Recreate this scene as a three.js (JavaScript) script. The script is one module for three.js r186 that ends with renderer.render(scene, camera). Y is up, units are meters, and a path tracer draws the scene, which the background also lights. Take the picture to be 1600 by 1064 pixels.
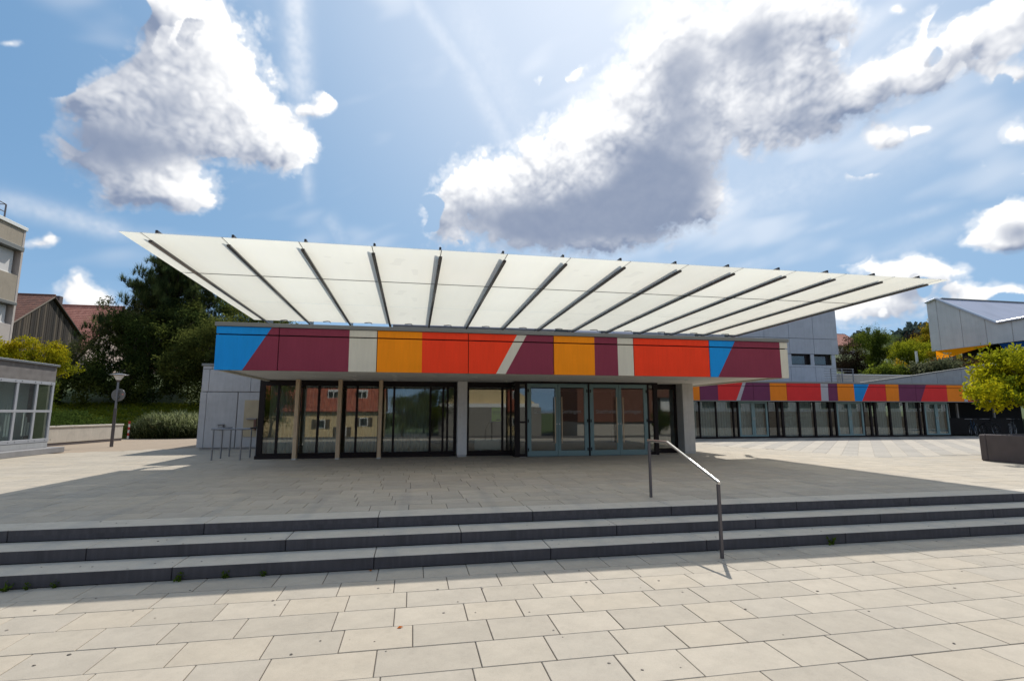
import * as THREE from 'three';
import { mergeGeometries } from 'three/addons/utils/BufferGeometryUtils.js';
import { TextGeometry } from 'three/addons/geometries/TextGeometry.js';
import { FontLoader } from 'three/addons/loaders/FontLoader.js';

// ---------------------------------------------------------------- camera, renderer, exposure
const scene = new THREE.Scene();
const D2R = Math.PI / 180;
const camera = new THREE.PerspectiveCamera(2 * Math.atan(0.665) / D2R, 1024 / 680, 0.1, 3000);
camera.position.set(0, 1.374, 0);
const YAW = 10.86 * D2R, PITCH = 8.04 * D2R;
camera.lookAt(Math.sin(YAW) * Math.cos(PITCH), 1.374 + Math.sin(PITCH), -Math.cos(YAW) * Math.cos(PITCH));
const renderer = new THREE.WebGLRenderer({ antialias: true });
renderer.setSize(1024, 680);
renderer.toneMapping = THREE.LinearToneMapping;
renderer.toneMappingExposure = 1.5;
renderer.shadowMap.enabled = true;

// ---------------------------------------------------------------- random numbers and noise
function rng(seed) { let a = seed >>> 0; return () => { a = (a + 0x6d2b79f5) | 0; let t = Math.imul(a ^ (a >>> 15), 1 | a); t = (t + Math.imul(t ^ (t >>> 7), 61 | t)) ^ t; return ((t ^ (t >>> 14)) >>> 0) / 4294967296; }; }
const PERM = new Uint8Array(512), GR = new Float32Array(768);
{ const r = rng(77), p = [...Array(256).keys()]; for (let i = 255; i > 0; i--) { const j = Math.floor(r() * (i + 1)); [p[i], p[j]] = [p[j], p[i]]; }
  for (let i = 0; i < 512; i++) PERM[i] = p[i & 255];
  for (let i = 0; i < 256; i++) { const z = r() * 2 - 1, a = r() * Math.PI * 2, s = Math.sqrt(1 - z * z); GR[i * 3] = s * Math.cos(a); GR[i * 3 + 1] = s * Math.sin(a); GR[i * 3 + 2] = z; } }
function noise3(x, y, z) {
  const X = Math.floor(x), Y = Math.floor(y), Z = Math.floor(z); x -= X; y -= Y; z -= Z;
  const u = x * x * x * (x * (x * 6 - 15) + 10), v = y * y * y * (y * (y * 6 - 15) + 10), w = z * z * z * (z * (z * 6 - 15) + 10);
  const g = (i, j, k) => { const h = PERM[PERM[PERM[(X + i) & 255] + ((Y + j) & 255)] + ((Z + k) & 255)] * 3; return GR[h] * (x - i) + GR[h + 1] * (y - j) + GR[h + 2] * (z - k); };
  const a = g(0, 0, 0), b = g(1, 0, 0), c = g(0, 1, 0), d = g(1, 1, 0), e = g(0, 0, 1), f = g(1, 0, 1), h = g(0, 1, 1), i = g(1, 1, 1);
  const l = (p, q, t) => p + (q - p) * t;
  return 1.5 * l(l(l(a, b, u), l(c, d, u), v), l(l(e, f, u), l(h, i, u), v), w);
}
const smooth = (a, b, x) => { const t = Math.min(1, Math.max(0, (x - a) / (b - a))); return t * t * (3 - 2 * t); };
const mix = (a, b, t) => a + (b - a) * t;

// ---------------------------------------------------------------- sky: air, cumulus, contrails (one float panorama)
const SUN = new THREE.Vector3(0.371, 0.909, -0.702).normalize();
// each cloud puff: azimuth (from -z towards +x), elevation, long and short radius, tilt (degrees), weight
const CLOUDS = [
  [-21.6,24.7,1.4,1.1,32,-0.9], [46.5,32.4,1.1,0.7,-37,-0.9], [35.7,23.7,1.8,1.2,-87,-0.5],
  [-23.7,33.8,4.2,2.9,40,1], [-26.2,34.4,2.6,1.8,51,1], [-20.7,31.6,4.2,3.2,73,1], [-24.7,27.6,4.9,3.0,28,1], [-20.6,27.9,4.7,3.4,31,1], [-16.4,26.8,3.5,2.4,22,1], [-13.8,26.2,2.3,1.9,32,1], [-30.7,26.0,2.2,0.9,25,1], [-28.3,27.7,2.7,1.9,42,1], [-29.5,23.5,3.7,2.2,27,1], [-25.7,21.8,4.5,2.6,21,1], [-22.5,20.3,2.7,1.4,16,1], [-26.7,19.6,2.9,1.5,18,1], [-30.9,22.0,1.8,1.4,45,0.8],
  [-11.2,30.7,1.2,0.9,33,0.75], [-10.4,31.4,0.8,0.6,60,0.6], [-11.9,30.0,0.7,0.5,10,0.6], [-36.1,28.1,0.9,0.3,29,0.8], [-33.4,14.0,1.4,0.7,15,0.85], [-32.5,14.9,0.8,0.6,22,0.8], [-30.4,10.6,1.5,1.6,36,1], [-28.9,9.2,2.2,1.4,9,1], [-26.9,8.3,1.6,0.6,7,1],
  [2.7,21.0,2.8,2.7,36,1], [6.3,24.8,3.4,3.3,20,1], [11.6,22.9,6.2,4.8,-1,1], [16.2,27.0,4.3,3.8,-7,1], [21.8,28.3,5.3,5.0,-47,1], [25.6,32.7,4.8,3.7,-83,1], [29.9,37.0,4.7,3.3,-84,1], [29.9,26.2,5.3,4.8,-47,1], [25.5,21.6,7.0,3.3,-6,1], [18.3,19.7,8.1,2.4,-3,1], [31.4,22.2,2.5,2.0,-19,1], [36.2,30.9,5.3,4.3,-37,0.9], [39.1,35.1,5.7,4.2,-34,1], [43.4,35.9,4.5,2.1,-25,1], [43.5,30.8,2.8,2.0,-34,1], [41.5,27.8,3.6,2.1,-21,1], [46.5,28.3,3.4,1.9,-6,1], [51.1,28.6,3.2,2.2,-2,1], [54.7,29.2,2.7,2.2,-11,1], [58.4,29.6,2.7,1.8,-55,1], [53.6,31.1,1.8,1.2,-71,1],
  [49.0,24.0,2.0,1.1,-24,0.8], [48.2,24.5,1.2,0.9,20,0.6], [50.0,23.7,1.3,0.7,-30,0.6], [51.5,23.8,0.7,0.4,4,1], [47.0,21.6,1.3,0.7,-19,0.75], [47.7,21.9,0.8,0.5,10,0.5], [57.6,21.8,1.5,1.1,-70,1], [56.9,19.6,1.6,0.7,-22,1], [55.6,15.4,2.0,1.6,-40,1], [57.4,14.7,2.2,1.8,-49,1], [55.5,14.1,2.2,0.8,-15,1], [17.5,35.0,1.9,0.6,28,0.8], [18.6,35.6,0.9,0.5,50,0.6], [14.2,34.8,0.8,0.7,-8,0.8], [51.0,33.6,0.7,0.5,-44,0.8], [57.3,26.4,1.5,0.7,-31,1],
  [44.6,13.9,2.2,0.7,-10,0.7], [45.8,14.1,0.9,0.6,0,0.5], [48.3,12.9,2.2,0.8,-10,1], [50.7,11.9,2.6,1.8,-14,1], [47.4,10.5,2.7,1.8,-10,1], [45.3,9.1,3.8,1.7,-7,1], [53.9,9.6,2.1,1.1,-10,1], [56.1,8.9,1.8,0.9,-10,1], [37.9,11.1,3.3,1.9,-7,1], [3.5,14.5,5.7,2.1,2,1],
];
const DARK = [ [28.8,24.1,5.3,4.7,-30,1], [38.4,34.7,3.0,2.4,81,0.7], [13.1,20.8,7.6,2.6,-1,1], [23.4,21.7,4.6,2.7,-6,1], [-30.1,22.7,3.4,1.9,25,0.8], [-26.3,22.8,2.9,1.6,21,0.6], [54.3,28.9,2.1,1.5,-5,0.45], [42.0,27.7,3.0,1.3,-18,0.5], [-24.7,27.8,2.4,1.9,52,0.5], [30.3,33.2,4.5,3.0,68,0.6], [56.5,14.4,1.8,0.9,-17,0.7], [50.2,10.3,2.5,0.8,-9,0.6] ];
const BRIGHT = [ [32.5,34.7,2.7,1.7,81,1], [20.8,30.8,3.6,2.5,19,1], [6.7,26.4,2.7,2.6,16,1], [33.7,22.5,2.7,1.9,-15,1], [36.2,30.4,2.3,1.6,-25,1], [-16.1,26.9,3.5,2.3,20,1], [-21.8,30.8,3.5,2.7,60,1], [-21.5,21.4,2.7,1.7,19,1], [26.3,38.6,3.1,1.2,70,1] ];
const TRAILS = [ [-14.9,41.6,-13.3,31.2,1.3,0.55], [-13.3,31.2,-11.9,22.5,0.7,0.3], [-35.6,16.6,-27.6,15.9,1.0,0.45], [-27.6,15.9,-20.5,16.4,0.5,0.2], [-1.7,41.5,5.4,35.7,0.8,0.28], [5.4,35.7,10.9,28.1,1.2,0.25], [4.5,41.0,13.2,28.7,2.2,0.16], [33.6,20.3,42.1,21.9,0.35,0.25], [35.1,14.7,52.1,17.3,0.5,0.22], [47.7,14.1,57.2,16.2,0.9,0.2], [34.2,20.5,54.1,23.8,3.0,0.2], [-9.9,20.3,-7.8,17.9,1.0,0.2], [25.3,14.2,44.0,17.7,0.4,0.2] ];
function dirOf(az, el) { return [Math.sin(az * D2R) * Math.cos(el * D2R), Math.sin(el * D2R), -Math.cos(az * D2R) * Math.cos(el * D2R)]; }
function puff([az, el, a, b, rot, w]) {
  const c = dirOf(az, el), h = Math.hypot(c[0], c[2]), e1 = [-c[2] / h, 0, c[0] / h];
  const e2 = [e1[1] * c[2] - e1[2] * c[1], e1[2] * c[0] - e1[0] * c[2], e1[0] * c[1] - e1[1] * c[0]];
  const s = e2[1] < 0 ? -1 : 1, co = Math.cos(rot * D2R), si = Math.sin(rot * D2R);
  const A = [0, 1, 2].map((k) => (e1[k] * co + e2[k] * s * si) / (a * D2R)), B = [0, 1, 2].map((k) => (-e1[k] * si + e2[k] * s * co) / (b * D2R));
  return { c, A, B, w, reach: Math.cos(Math.min(1.4, 2.6 * a * D2R)) };
}
function buildSky() {
  const W = 4096, H = 2048, H0 = H / 2, data = new Float32Array(W * H * 4);
  const r = rng(5), clouds = CLOUDS.map(puff);
  for (let n = 0; n < 46; n++) {                       // the same kind of clouds all the way round
    const az = 72 + r() * 236, el = 9 + r() * r() * 55, k = 3 + Math.floor(r() * 6), size = (2.2 + r() * 4.2) * (0.5 + el / 45);
    for (let i = 0; i < k; i++) clouds.push(puff([az + (r() - 0.5) * size * 3.2, Math.max(6, el + (r() - 0.5) * size * 1.4), size * (0.5 + r() * 0.7), size * (0.35 + r() * 0.4), (r() - 0.5) * 40, 1]));
  }
  for (let n = 0; n < 7; n++) { const az = 70 + r() * 200 - 170, el = 50 + r() * 20, size = 4 + r() * 4; for (let i = 0; i < 5; i++) clouds.push(puff([az + (r() - 0.5) * size * 5, el + (r() - 0.5) * size * 2, size * (0.5 + r() * 0.7), size * (0.4 + r() * 0.4), 0, 1])); }
  const dark = DARK.map(puff), bright = BRIGHT.map(puff);
  const trails = TRAILS.map(([a0, e0, a1, e1, w, s]) => { const p = dirOf(a0, e0), q = dirOf(a1, e1); return { p, q, w: w * D2R, s }; });
  // bins of puffs by azimuth to keep the search short
  const bin = (list) => { const out = Array.from({ length: 64 }, () => []); for (const b of list) { const az = Math.atan2(b.c[0], -b.c[2]), half = Math.acos(b.reach) / Math.max(0.25, Math.hypot(b.c[0], b.c[2])) + 0.1; for (let k = 0; k < 64; k++) { let d = Math.abs(((k + 0.5) / 64) * 2 * Math.PI - Math.PI - az); d = Math.min(d, 2 * Math.PI - d); if (d < half) out[k].push(b); } } return out; };
  const cb = bin(clouds), db = bin(dark), bb = bin(bright);
  const sum = (list, x, y, z, k) => { let f = 0; for (const b of list) { const dc = x * b.c[0] + y * b.c[1] + z * b.c[2]; if (dc < b.reach) continue; const u = (x * b.A[0] + y * b.A[1] + z * b.A[2]) / dc, v = (x * b.B[0] + y * b.B[1] + z * b.B[2]) / dc, q = u * u + v * v; if (q < 7) f += b.w * Math.exp(-q * k); } return f; };
  const dens = new Float32Array(W * H0).fill(-1), edge = new Float32Array(W * H0);
  for (let row = 0; row < H0; row++) {
    const el = ((row + 0.5) / H0) * Math.PI / 2, y = Math.sin(el), ch = Math.cos(el);
    for (let col = 0; col < W; col++) {
      const ro = ((col + 0.5) / W - 0.5) * 2 * Math.PI, x = Math.cos(ro) * ch, z = Math.sin(ro) * ch, az = Math.atan2(x, -z);
      const list = cb[Math.min(63, Math.floor((az / (2 * Math.PI) + 0.5) * 64))];
      if (!list.length) continue;
      const wx = x + 0.014 * noise3(x * 19 + 9, y * 22, z * 22), wy = y + 0.014 * noise3(x * 19, y * 22 + 5, z * 22), wz = z + 0.014 * noise3(x * 19, y * 22, z * 22 + 7);
      const f0 = sum(list, wx, wy, wz, 1.0); if (f0 < 0.08) continue;
      let n = 0, nl = 0, amp = 1, fr = 10;
      for (let o = 0; o < 7; o++) { const v = noise3(x * fr + o * 7.3, y * fr * 1.15, z * fr - o * 3.1); n += amp * (o < 1 ? v * 0.30 : (Math.abs(v) * 2 - 0.50) * 0.95); if (o === 3) nl = n; fr *= 2.05; amp *= o < 3 ? 0.66 : 0.58; }
      n = Math.max(n, -0.62) * smooth(0.10, 0.55, f0); const f = Math.min(f0, 1.6) + 0.42 * n;
      dens[row * W + col] = f - 0.55; edge[row * W + col] = Math.max(0, Math.min(f0, 1.6) + 0.42 * nl - 0.53);
    }
  }
  const look = (x, y, z, dens2 = dens) => { if (y <= 0) return 0; const row = Math.min(H0 - 1, Math.floor((Math.asin(Math.min(1, y)) / (Math.PI / 2)) * H0)), col = Math.floor((Math.atan2(z, x) / (2 * Math.PI) + 0.5) * W) % W; return Math.max(0, dens2[row * W + col]); };
  for (let row = 0; row < H; row++) {
    const el = ((row + 0.5) / H - 0.5) * Math.PI, y = Math.sin(el), ch = Math.cos(el);
    for (let col = 0; col < W; col++) {
      const o = (row * W + col) * 4; data[o + 3] = 1;
      if (row < H0) { data[o] = 0.20; data[o + 1] = 0.18; data[o + 2] = 0.15; continue; }
      const ro = ((col + 0.5) / W - 0.5) * 2 * Math.PI, x = Math.cos(ro) * ch, z = Math.sin(ro) * ch, cs = x * SUN.x + y * SUN.y + z * SUN.z, th = Math.acos(Math.min(1, Math.max(-1, cs))) / D2R;
      // air
      const t = Math.pow(1 - y, 3.2), glow = Math.exp(-(th * th) / (29 * 29)), wide = Math.exp(-(th * th) / (62 * 62));
      let R = mix(0.056, 0.27, t), G = mix(0.152, 0.42, t), B = mix(0.32, 0.59, t);
      R = mix(R, 0.205, wide * 0.55); G = mix(G, 0.385, wide * 0.5); B = mix(B, 0.59, wide * 0.45);
      R = mix(R, 0.62, glow * 0.88); G = mix(G, 0.67, glow * 0.86); B = mix(B, 0.75, glow * 0.84);
      // thin cirrus veils and contrails
      let veil = 0.34 * smooth(-0.1, 0.8, noise3(x * 3 + 3, y * 9 + x * 4, z * 3) + 0.5 * noise3(x * 8, y * 26 - x * 8, z * 8) + 0.25 * noise3(x * 22, y * 60 - x * 20, z * 22));
      for (const tr of trails) {
        const vx = tr.q[0] - tr.p[0], vy = tr.q[1] - tr.p[1], vz = tr.q[2] - tr.p[2], L2 = vx * vx + vy * vy + vz * vz;
        const s = ((x - tr.p[0]) * vx + (y - tr.p[1]) * vy + (z - tr.p[2]) * vz) / L2; if (s < -0.3 || s > 1.3) continue;
        const dx = x - tr.p[0] - vx * s, dy = y - tr.p[1] - vy * s, dz = z - tr.p[2] - vz * s, d = Math.sqrt(dx * dx + dy * dy + dz * dz) / tr.w; if (d > 2.5) continue;
        const n = noise3(x * 60, y * 60, z * 60) * 0.5 + noise3(x * 150, y * 150, z * 150) * 0.4;
        veil = Math.max(veil, tr.s * Math.exp(-d * d * 1.4) * smooth(-0.25, 0.15, s) * smooth(1.25, 0.85, s) * (0.8 + 0.5 * n));
      }
      const vw = 0.55 + 0.25 * wide; R = mix(R, vw, veil); G = mix(G, vw * 1.01, veil); B = mix(B, vw * 1.03, veil);
      // cumulus: thickness, light that comes through it from the sun's side
      const k = (row - H0) * W + col, raw = dens[k], T = Math.max(0, raw);
      if (raw > -0.3) {
        const az = Math.atan2(x, -z), bi = Math.min(63, Math.floor((az / (2 * Math.PI) + 0.5) * 64));
        let tx = SUN.x - x * cs, ty = SUN.y - y * cs, tz = SUN.z - z * cs; const tl = Math.hypot(tx, ty, tz) || 1; tx /= tl; ty /= tl; tz /= tl;
        let tau = 0, near = 0;
        for (let i = 1; i <= 7; i++) { const s = 0.007 * i * i * 0.55 + 0.004; const v = look(x + tx * s, y + ty * s, z + tz * s); tau += v * (0.4 + 0.12 * i); if (i <= 2) near += v; }
        const dk = 0.94 * smooth(0.08, 1.0, sum(db[bi], x, y, z, 0.85) + 0.28 * noise3(x * 13, y * 15, z * 13) + 0.12 * noise3(x * 31, y * 35, z * 31) + 0.05 * noise3(x * 75, y * 80, z * 75)), br = Math.min(1, sum(bb[bi], x, y, z, 1.1));
        const TL = edge[k], rel = T - look(x + tx * 0.004, y + ty * 0.004, z + tz * 0.004), r1 = TL - look(x + tx * 0.012, y + ty * 0.012, z + tz * 0.012, edge), r2 = TL - look(x + tx * 0.035, y + ty * 0.035, z + tz * 0.035, edge);
        let light = 0.26 + 0.52 * Math.exp(-tau * 0.34) + 0.34 * Math.exp(-T * 2.4) + (0.16 * rel + 0.46 * r1 + 0.48 * r2) * (1 - 0.75 * dk);
        light = mix(light, light * 0.15 - 0.05, dk * 0.97) + 0.18 * br * (1 - 0.8 * dk);
        light = Math.min(1.06, Math.max(0, light));
        const top = 0.64 + 0.14 * wide;
        const CR = mix(0.17, top, light), CG = mix(0.21, top * 1.0, light), CB = mix(0.30, top * 1.0, light);
        const low = smooth(0.16, 0.04, y) * 0.25;
        const wisp = 0.42 * smooth(-0.24, 0.12, raw + 0.10 * noise3(x * 70, y * 70, z * 70) + 0.07 * noise3(x * 160, y * 160, z * 160));
        const al = Math.max(wisp, smooth(0.0, mix(0.30, 0.5, dk), T) * 0.985);
        R = mix(R, mix(CR, R, low), al); G = mix(G, mix(CG, G, low), al); B = mix(B, mix(CB, B, low), al);
      }
      data[o] = R; data[o + 1] = G; data[o + 2] = B;
    }
  }
  const t = new THREE.DataTexture(data, W, H, THREE.RGBAFormat, THREE.FloatType);
  t.mapping = THREE.EquirectangularReflectionMapping; t.magFilter = THREE.LinearFilter; t.minFilter = THREE.LinearFilter; t.needsUpdate = true;
  return t;
}
const skyTexture = buildSky();
scene.background = skyTexture;
scene.environment = skyTexture;

const sun = new THREE.DirectionalLight(new THREE.Color(1.0, 0.962, 0.89), 3.0);
sun.name = 'sun';
sun.position.copy(SUN).multiplyScalar(120);
sun.castShadow = true;
sun.shadow.mapSize.set(4096, 4096);
Object.assign(sun.shadow.camera, { left: -70, right: 70, top: 70, bottom: -70, near: 1, far: 320 });
scene.add(sun, sun.target);

// ---------------------------------------------------------------- helpers
const world = new Map(), taken = new Map();
function numbered(name) { const n = taken.get(name) ?? 0; taken.set(name, n + 1); return n ? `${name}_${String(n).padStart(3, '0')}` : name; }
function tag(o, label, category, group, kind) { if (label) o.userData.label = label; if (category) o.userData.category = category; if (group) o.userData.group = group; if (kind) o.userData.kind = kind; return o; }
function thing(name, label, category, [x, y, z], group) { const g = new THREE.Group(); g.name = numbered(name); g.position.set(x, y, z); scene.add(g); world.set(g, new THREE.Vector3(x, y, z)); return tag(g, label, category, group); }
function part(parent, name, geo, m, p = [0, 0, 0], label) {           // p is in world metres
  const o = geo ? new THREE.Mesh(geo, m) : new THREE.Group(), w = new THREE.Vector3(...p);
  o.name = name; o.position.copy(w).sub(world.get(parent) ?? new THREE.Vector3()); world.set(o, w); parent.add(o);
  if (label) o.userData.label = label;
  return o;
}
function structure(name, geo, m, p = [0, 0, 0]) { const o = geo ? new THREE.Mesh(geo, m) : new THREE.Group(); o.name = name; o.position.set(...p); o.userData.kind = 'structure'; scene.add(o); world.set(o, new THREE.Vector3(...p)); return o; }
function copyOf(o, p, label, turn = 0, scale = 1) { const c = o.clone(); c.name = numbered(o.name.replace(/_\d{3}$/, '')); c.position.set(...p); c.rotation.y = turn; if (scale !== 1) c.scale.setScalar(scale); c.userData = { ...o.userData, label }; scene.add(c); return c; }

// geometry: box with chamfered edges, uv in metres, origin at its centre
const boxes = new Map();
function box(w, h, d, c = 0, uo = 0, vo = 0) {
  const key = [w, h, d, c, uo, vo].map((v) => v.toFixed(4)).join(); if (boxes.has(key)) return boxes.get(key);
  c = Math.min(c, w * 0.45, h * 0.45, d * 0.45);
  const P = [], N = [], U = [], X = w / 2, Y = h / 2, Z = d / 2;
  const tri = (a, b, e) => {
    const n = new THREE.Vector3().crossVectors(new THREE.Vector3(...b).sub(new THREE.Vector3(...a)), new THREE.Vector3(...e).sub(new THREE.Vector3(...a))).normalize();
    if (n.x * (a[0] + b[0] + e[0]) + n.y * (a[1] + b[1] + e[1]) + n.z * (a[2] + b[2] + e[2]) < 0) { [b, e] = [e, b]; n.negate(); }
    for (const v of [a, b, e]) { P.push(...v); N.push(n.x, n.y, n.z); const ax = Math.abs(n.x), ay = Math.abs(n.y), az = Math.abs(n.z); if (ay >= ax && ay >= az) U.push(v[0] + uo, v[2] + vo); else if (ax > az) U.push(v[2] + uo, v[1] + vo); else U.push(v[0] + uo, v[1] + vo); }
  };
  const quad = (a, b, e, f) => { tri(a, b, e); tri(a, e, f); };
  const D = [X, Y, Z];
  for (let ax = 0; ax < 3; ax++) for (const s of [-1, 1]) {
    const [i, j] = [(ax + 1) % 3, (ax + 2) % 3], at = (si, sj) => { const v = [0, 0, 0]; v[ax] = s * D[ax]; v[i] = si * (D[i] - c); v[j] = sj * (D[j] - c); return v; };
    quad(at(-1, -1), at(1, -1), at(1, 1), at(-1, 1));
    if (c > 0 && s === 1) for (const t of [-1, 1]) for (const u of [-1, 1]) {      // edges along axis ax between the faces i and j
      const e = (k, onI) => { const v = [0, 0, 0]; v[ax] = k * (D[ax] - c); v[i] = t * (D[i] - (onI ? 0 : c)); v[j] = u * (D[j] - (onI ? c : 0)); return v; };
      quad(e(-1, true), e(1, true), e(1, false), e(-1, false));
    }
  }
  if (c > 0) for (const a of [-1, 1]) for (const b of [-1, 1]) for (const e of [-1, 1]) tri([a * X, b * (Y - c), e * (Z - c)], [a * (X - c), b * Y, e * (Z - c)], [a * (X - c), b * (Y - c), e * Z]);
  const g = new THREE.BufferGeometry();
  g.setAttribute('position', new THREE.Float32BufferAttribute(P, 3)); g.setAttribute('normal', new THREE.Float32BufferAttribute(N, 3)); g.setAttribute('uv', new THREE.Float32BufferAttribute(U, 2));
  boxes.set(key, g); return g;
}
// a box given by its bounds, as a part
function span(parent, name, m, [x0, x1], [y0, y1], [z0, z1], c = 0.004, label) {
  const uo = ((x0 * 1.37 + z0 * 0.71) % 3), vo = ((y0 * 0.93 + x0 * 0.31) % 3);
  return part(parent, name, box(Math.abs(x1 - x0), Math.abs(y1 - y0), Math.abs(z1 - z0), c, c >= 0 ? uo : 0, c >= 0 ? vo : 0), m, [(x0 + x1) / 2, (y0 + y1) / 2, (z0 + z1) / 2], label);
}
const boxAt = (w, h, d, x, y, z, c = 0) => { const g = box(w, h, d, c).clone(); g.translate(x, y, z); return g; };
function slabShape(points, depth, bevel = 0.004) {                   // polygon in x,y pushed forward in z
  const s = new THREE.Shape(points.map(([x, y]) => new THREE.Vector2(x, y)));
  return new THREE.ExtrudeGeometry(s, { depth: depth - bevel, bevelEnabled: bevel > 0, bevelThickness: bevel, bevelSize: bevel, bevelOffset: -bevel, bevelSegments: 1 });
}
function tube(points, r, radial = 8, r2) {
  const v = points.map((p) => new THREE.Vector3(...p)), list = [];
  for (let i = 0; i < v.length - 1; i++) {
    const d = v[i + 1].clone().sub(v[i]), L = d.length(), ra = r2 === undefined ? r : mix(r, r2, i / (v.length - 1)), rb = r2 === undefined ? r : mix(r, r2, (i + 1) / (v.length - 1));
    const g = new THREE.CylinderGeometry(rb, ra, L, radial, 1); g.translate(0, L / 2, 0);
    g.applyQuaternion(new THREE.Quaternion().setFromUnitVectors(new THREE.Vector3(0, 1, 0), d.normalize())); g.translate(v[i].x, v[i].y, v[i].z); list.push(g);
    if (i > 0) { const s = new THREE.SphereGeometry(ra, radial, 6); s.translate(v[i].x, v[i].y, v[i].z); list.push(s); }
  }
  return list.length > 1 ? mergeGeometries(list) : list[0];
}

// ---------------------------------------------------------------- textures and materials (base colours are linear, as measured on real surfaces)
const per = (x, y, p, s) => { // periodic value noise in 0..1
  const X = Math.floor(x), Y = Math.floor(y), u = x - X, v = y - Y, w = (t) => t * t * (3 - 2 * t), h = (i, j) => PERM[PERM[(((X + i) % p) + p) % p + s * 13 & 255] + ((((Y + j) % p) + p) % p) & 255] / 255;
  return mix(mix(h(0, 0), h(1, 0), w(u)), mix(h(0, 1), h(1, 1), w(u)), w(v));
};
function texture(n, m, fn, data = false) {
  const a = new Uint8Array(n * m * 4);
  for (let j = 0; j < m; j++) for (let i = 0; i < n; i++) { const v = fn(i / n, j / m, i, j), o = (j * n + i) * 4, c = Array.isArray(v) ? v : [v, v, v]; for (let k = 0; k < 3; k++) { const x = Math.min(1, Math.max(0, c[k])); a[o + k] = Math.round(255 * (data ? x : (x <= 0.0031308 ? x * 12.92 : 1.055 * Math.pow(x, 1 / 2.4) - 0.055))); } a[o + 3] = 255; }
  const t = new THREE.DataTexture(a, n, m); t.wrapS = t.wrapT = THREE.RepeatWrapping; t.magFilter = THREE.LinearFilter; t.minFilter = THREE.LinearMipmapLinearFilter; if (!data) t.colorSpace = THREE.SRGBColorSpace; t.needsUpdate = true; return t;
}
const rep = (t, x, y = x) => { const c = t.clone(); c.repeat.set(x, y); c.needsUpdate = true; return c; };
const tr = rng(31);
const speckT = texture(512, 512, (u, v) => { const b = per(u * 6, v * 6, 6, 1) * 0.5 + per(u * 17, v * 17, 17, 2) * 0.3 + per(u * 50, v * 50, 50, 3) * 0.2; const f = tr(); return 0.76 + 0.20 * b + (f > 0.97 ? -0.30 : f > 0.94 ? 0.16 : 0) + (tr() - 0.5) * 0.12; });
const granT = texture(512, 512, (u, v) => { const f = tr(), b = per(u * 9, v * 9, 9, 6); return 0.55 + 0.25 * b + (f > 0.96 ? 0.45 : f < 0.1 ? -0.2 : 0) + (tr() - 0.5) * 0.2; });
const weatherT = texture(512, 512, (u, v) => { const s = per(u * 40, v * 3, 40, 4) * 0.5 + per(u * 90, v * 7, 90, 5) * 0.5, b = per(u * 5, v * 5, 5, 7), c = per(u * 23, v * 23, 23, 8); return 0.74 + 0.13 * s + 0.12 * b + 0.07 * c + (tr() - 0.5) * 0.03; });
const stainT = texture(256, 256, (u, v) => 0.72 + 0.28 * (per(u * 4, v * 4, 4, 9) * 0.6 + per(u * 13, v * 13, 13, 10) * 0.4));
const stepT = texture(512, 512, (u, v) => { const f = tr(), s = per(u * 30, v * 2, 30, 21) * 0.6 + per(u * 70, v * 5, 70, 22) * 0.4, b = per(u * 5, v * 5, 5, 23); return 0.5 + 0.3 * s * s + 0.25 * b + (f > 0.97 ? 0.4 : 0) + (tr() - 0.5) * 0.16; });
const stainC = texture(512, 512, (u, v) => { const k = 0.91 + 0.09 * (per(u * 3, v * 3, 3, 19) * 0.5 + per(u * 9, v * 9, 9, 20) * 0.25 + per(u * 40, v * 4, 40, 24) * 0.25) - (per(u * 14, v * 14, 14, 25) > 0.93 ? 0.06 : 0); return [k, k, k * 0.985]; });
const woodT = texture(256, 512, (u, v) => { const g = per(u * 22, v * 2 + Math.sin(u * 6.283) * 0.3, 22, 11), h = per(u * 70, v * 6, 70, 12); return [0.62 + 0.32 * g + 0.1 * h, 0.6 + 0.32 * g + 0.1 * h, 0.58 + 0.3 * g + 0.1 * h]; });
const tileT = texture(256, 256, (u, v) => 0.7 + 0.3 * per(u * 8, v * 8, 8, 13) + (tr() - 0.5) * 0.06);
const bumpT = texture(256, 256, () => 0.5 + (tr() - 0.5) * 0.9, true);
const leafT = texture(64, 64, (u, v) => 0.8 + 0.2 * per(u * 6, v * 6, 6, 15));
function mat(rgb, rough = 0.85, o = {}) { return new THREE.MeshStandardMaterial({ color: new THREE.Color().setRGB(...rgb), roughness: rough, ...o }); }
const M = {};
M.joint = mat([0.10, 0.085, 0.07], 1);
M.slabs = [[0.465, 0.402, 0.316], [0.492, 0.425, 0.335], [0.432, 0.374, 0.296], [0.478, 0.408, 0.315], [0.448, 0.390, 0.312]].map((c) => mat(c, 0.82, { map: rep(speckT, 1.1), bumpMap: rep(bumpT, 3), bumpScale: 0.0012 }));
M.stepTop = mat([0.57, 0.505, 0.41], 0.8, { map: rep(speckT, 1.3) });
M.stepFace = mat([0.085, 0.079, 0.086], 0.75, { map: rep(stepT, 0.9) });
M.asphalt = mat([0.38, 0.295, 0.215], 0.95, { map: rep(speckT, 0.7) });
M.conc = mat([0.50, 0.49, 0.49], 0.85, { map: rep(weatherT, 0.45) });
M.concWarm = mat([0.52, 0.47, 0.40], 0.88, { map: rep(weatherT, 0.5) });
M.concWall = mat([0.36, 0.365, 0.37], 0.8, { map: rep(weatherT, 0.4) });
M.concDark = mat([0.105, 0.085, 0.084], 0.9, { map: rep(stainT, 0.6) });
M.panelGrey = mat([0.45, 0.462, 0.50], 0.55, { map: rep(weatherT, 0.22) });
M.panelGrey2 = mat([0.49, 0.51, 0.56], 0.55, { map: rep(weatherT, 0.25) });
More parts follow.
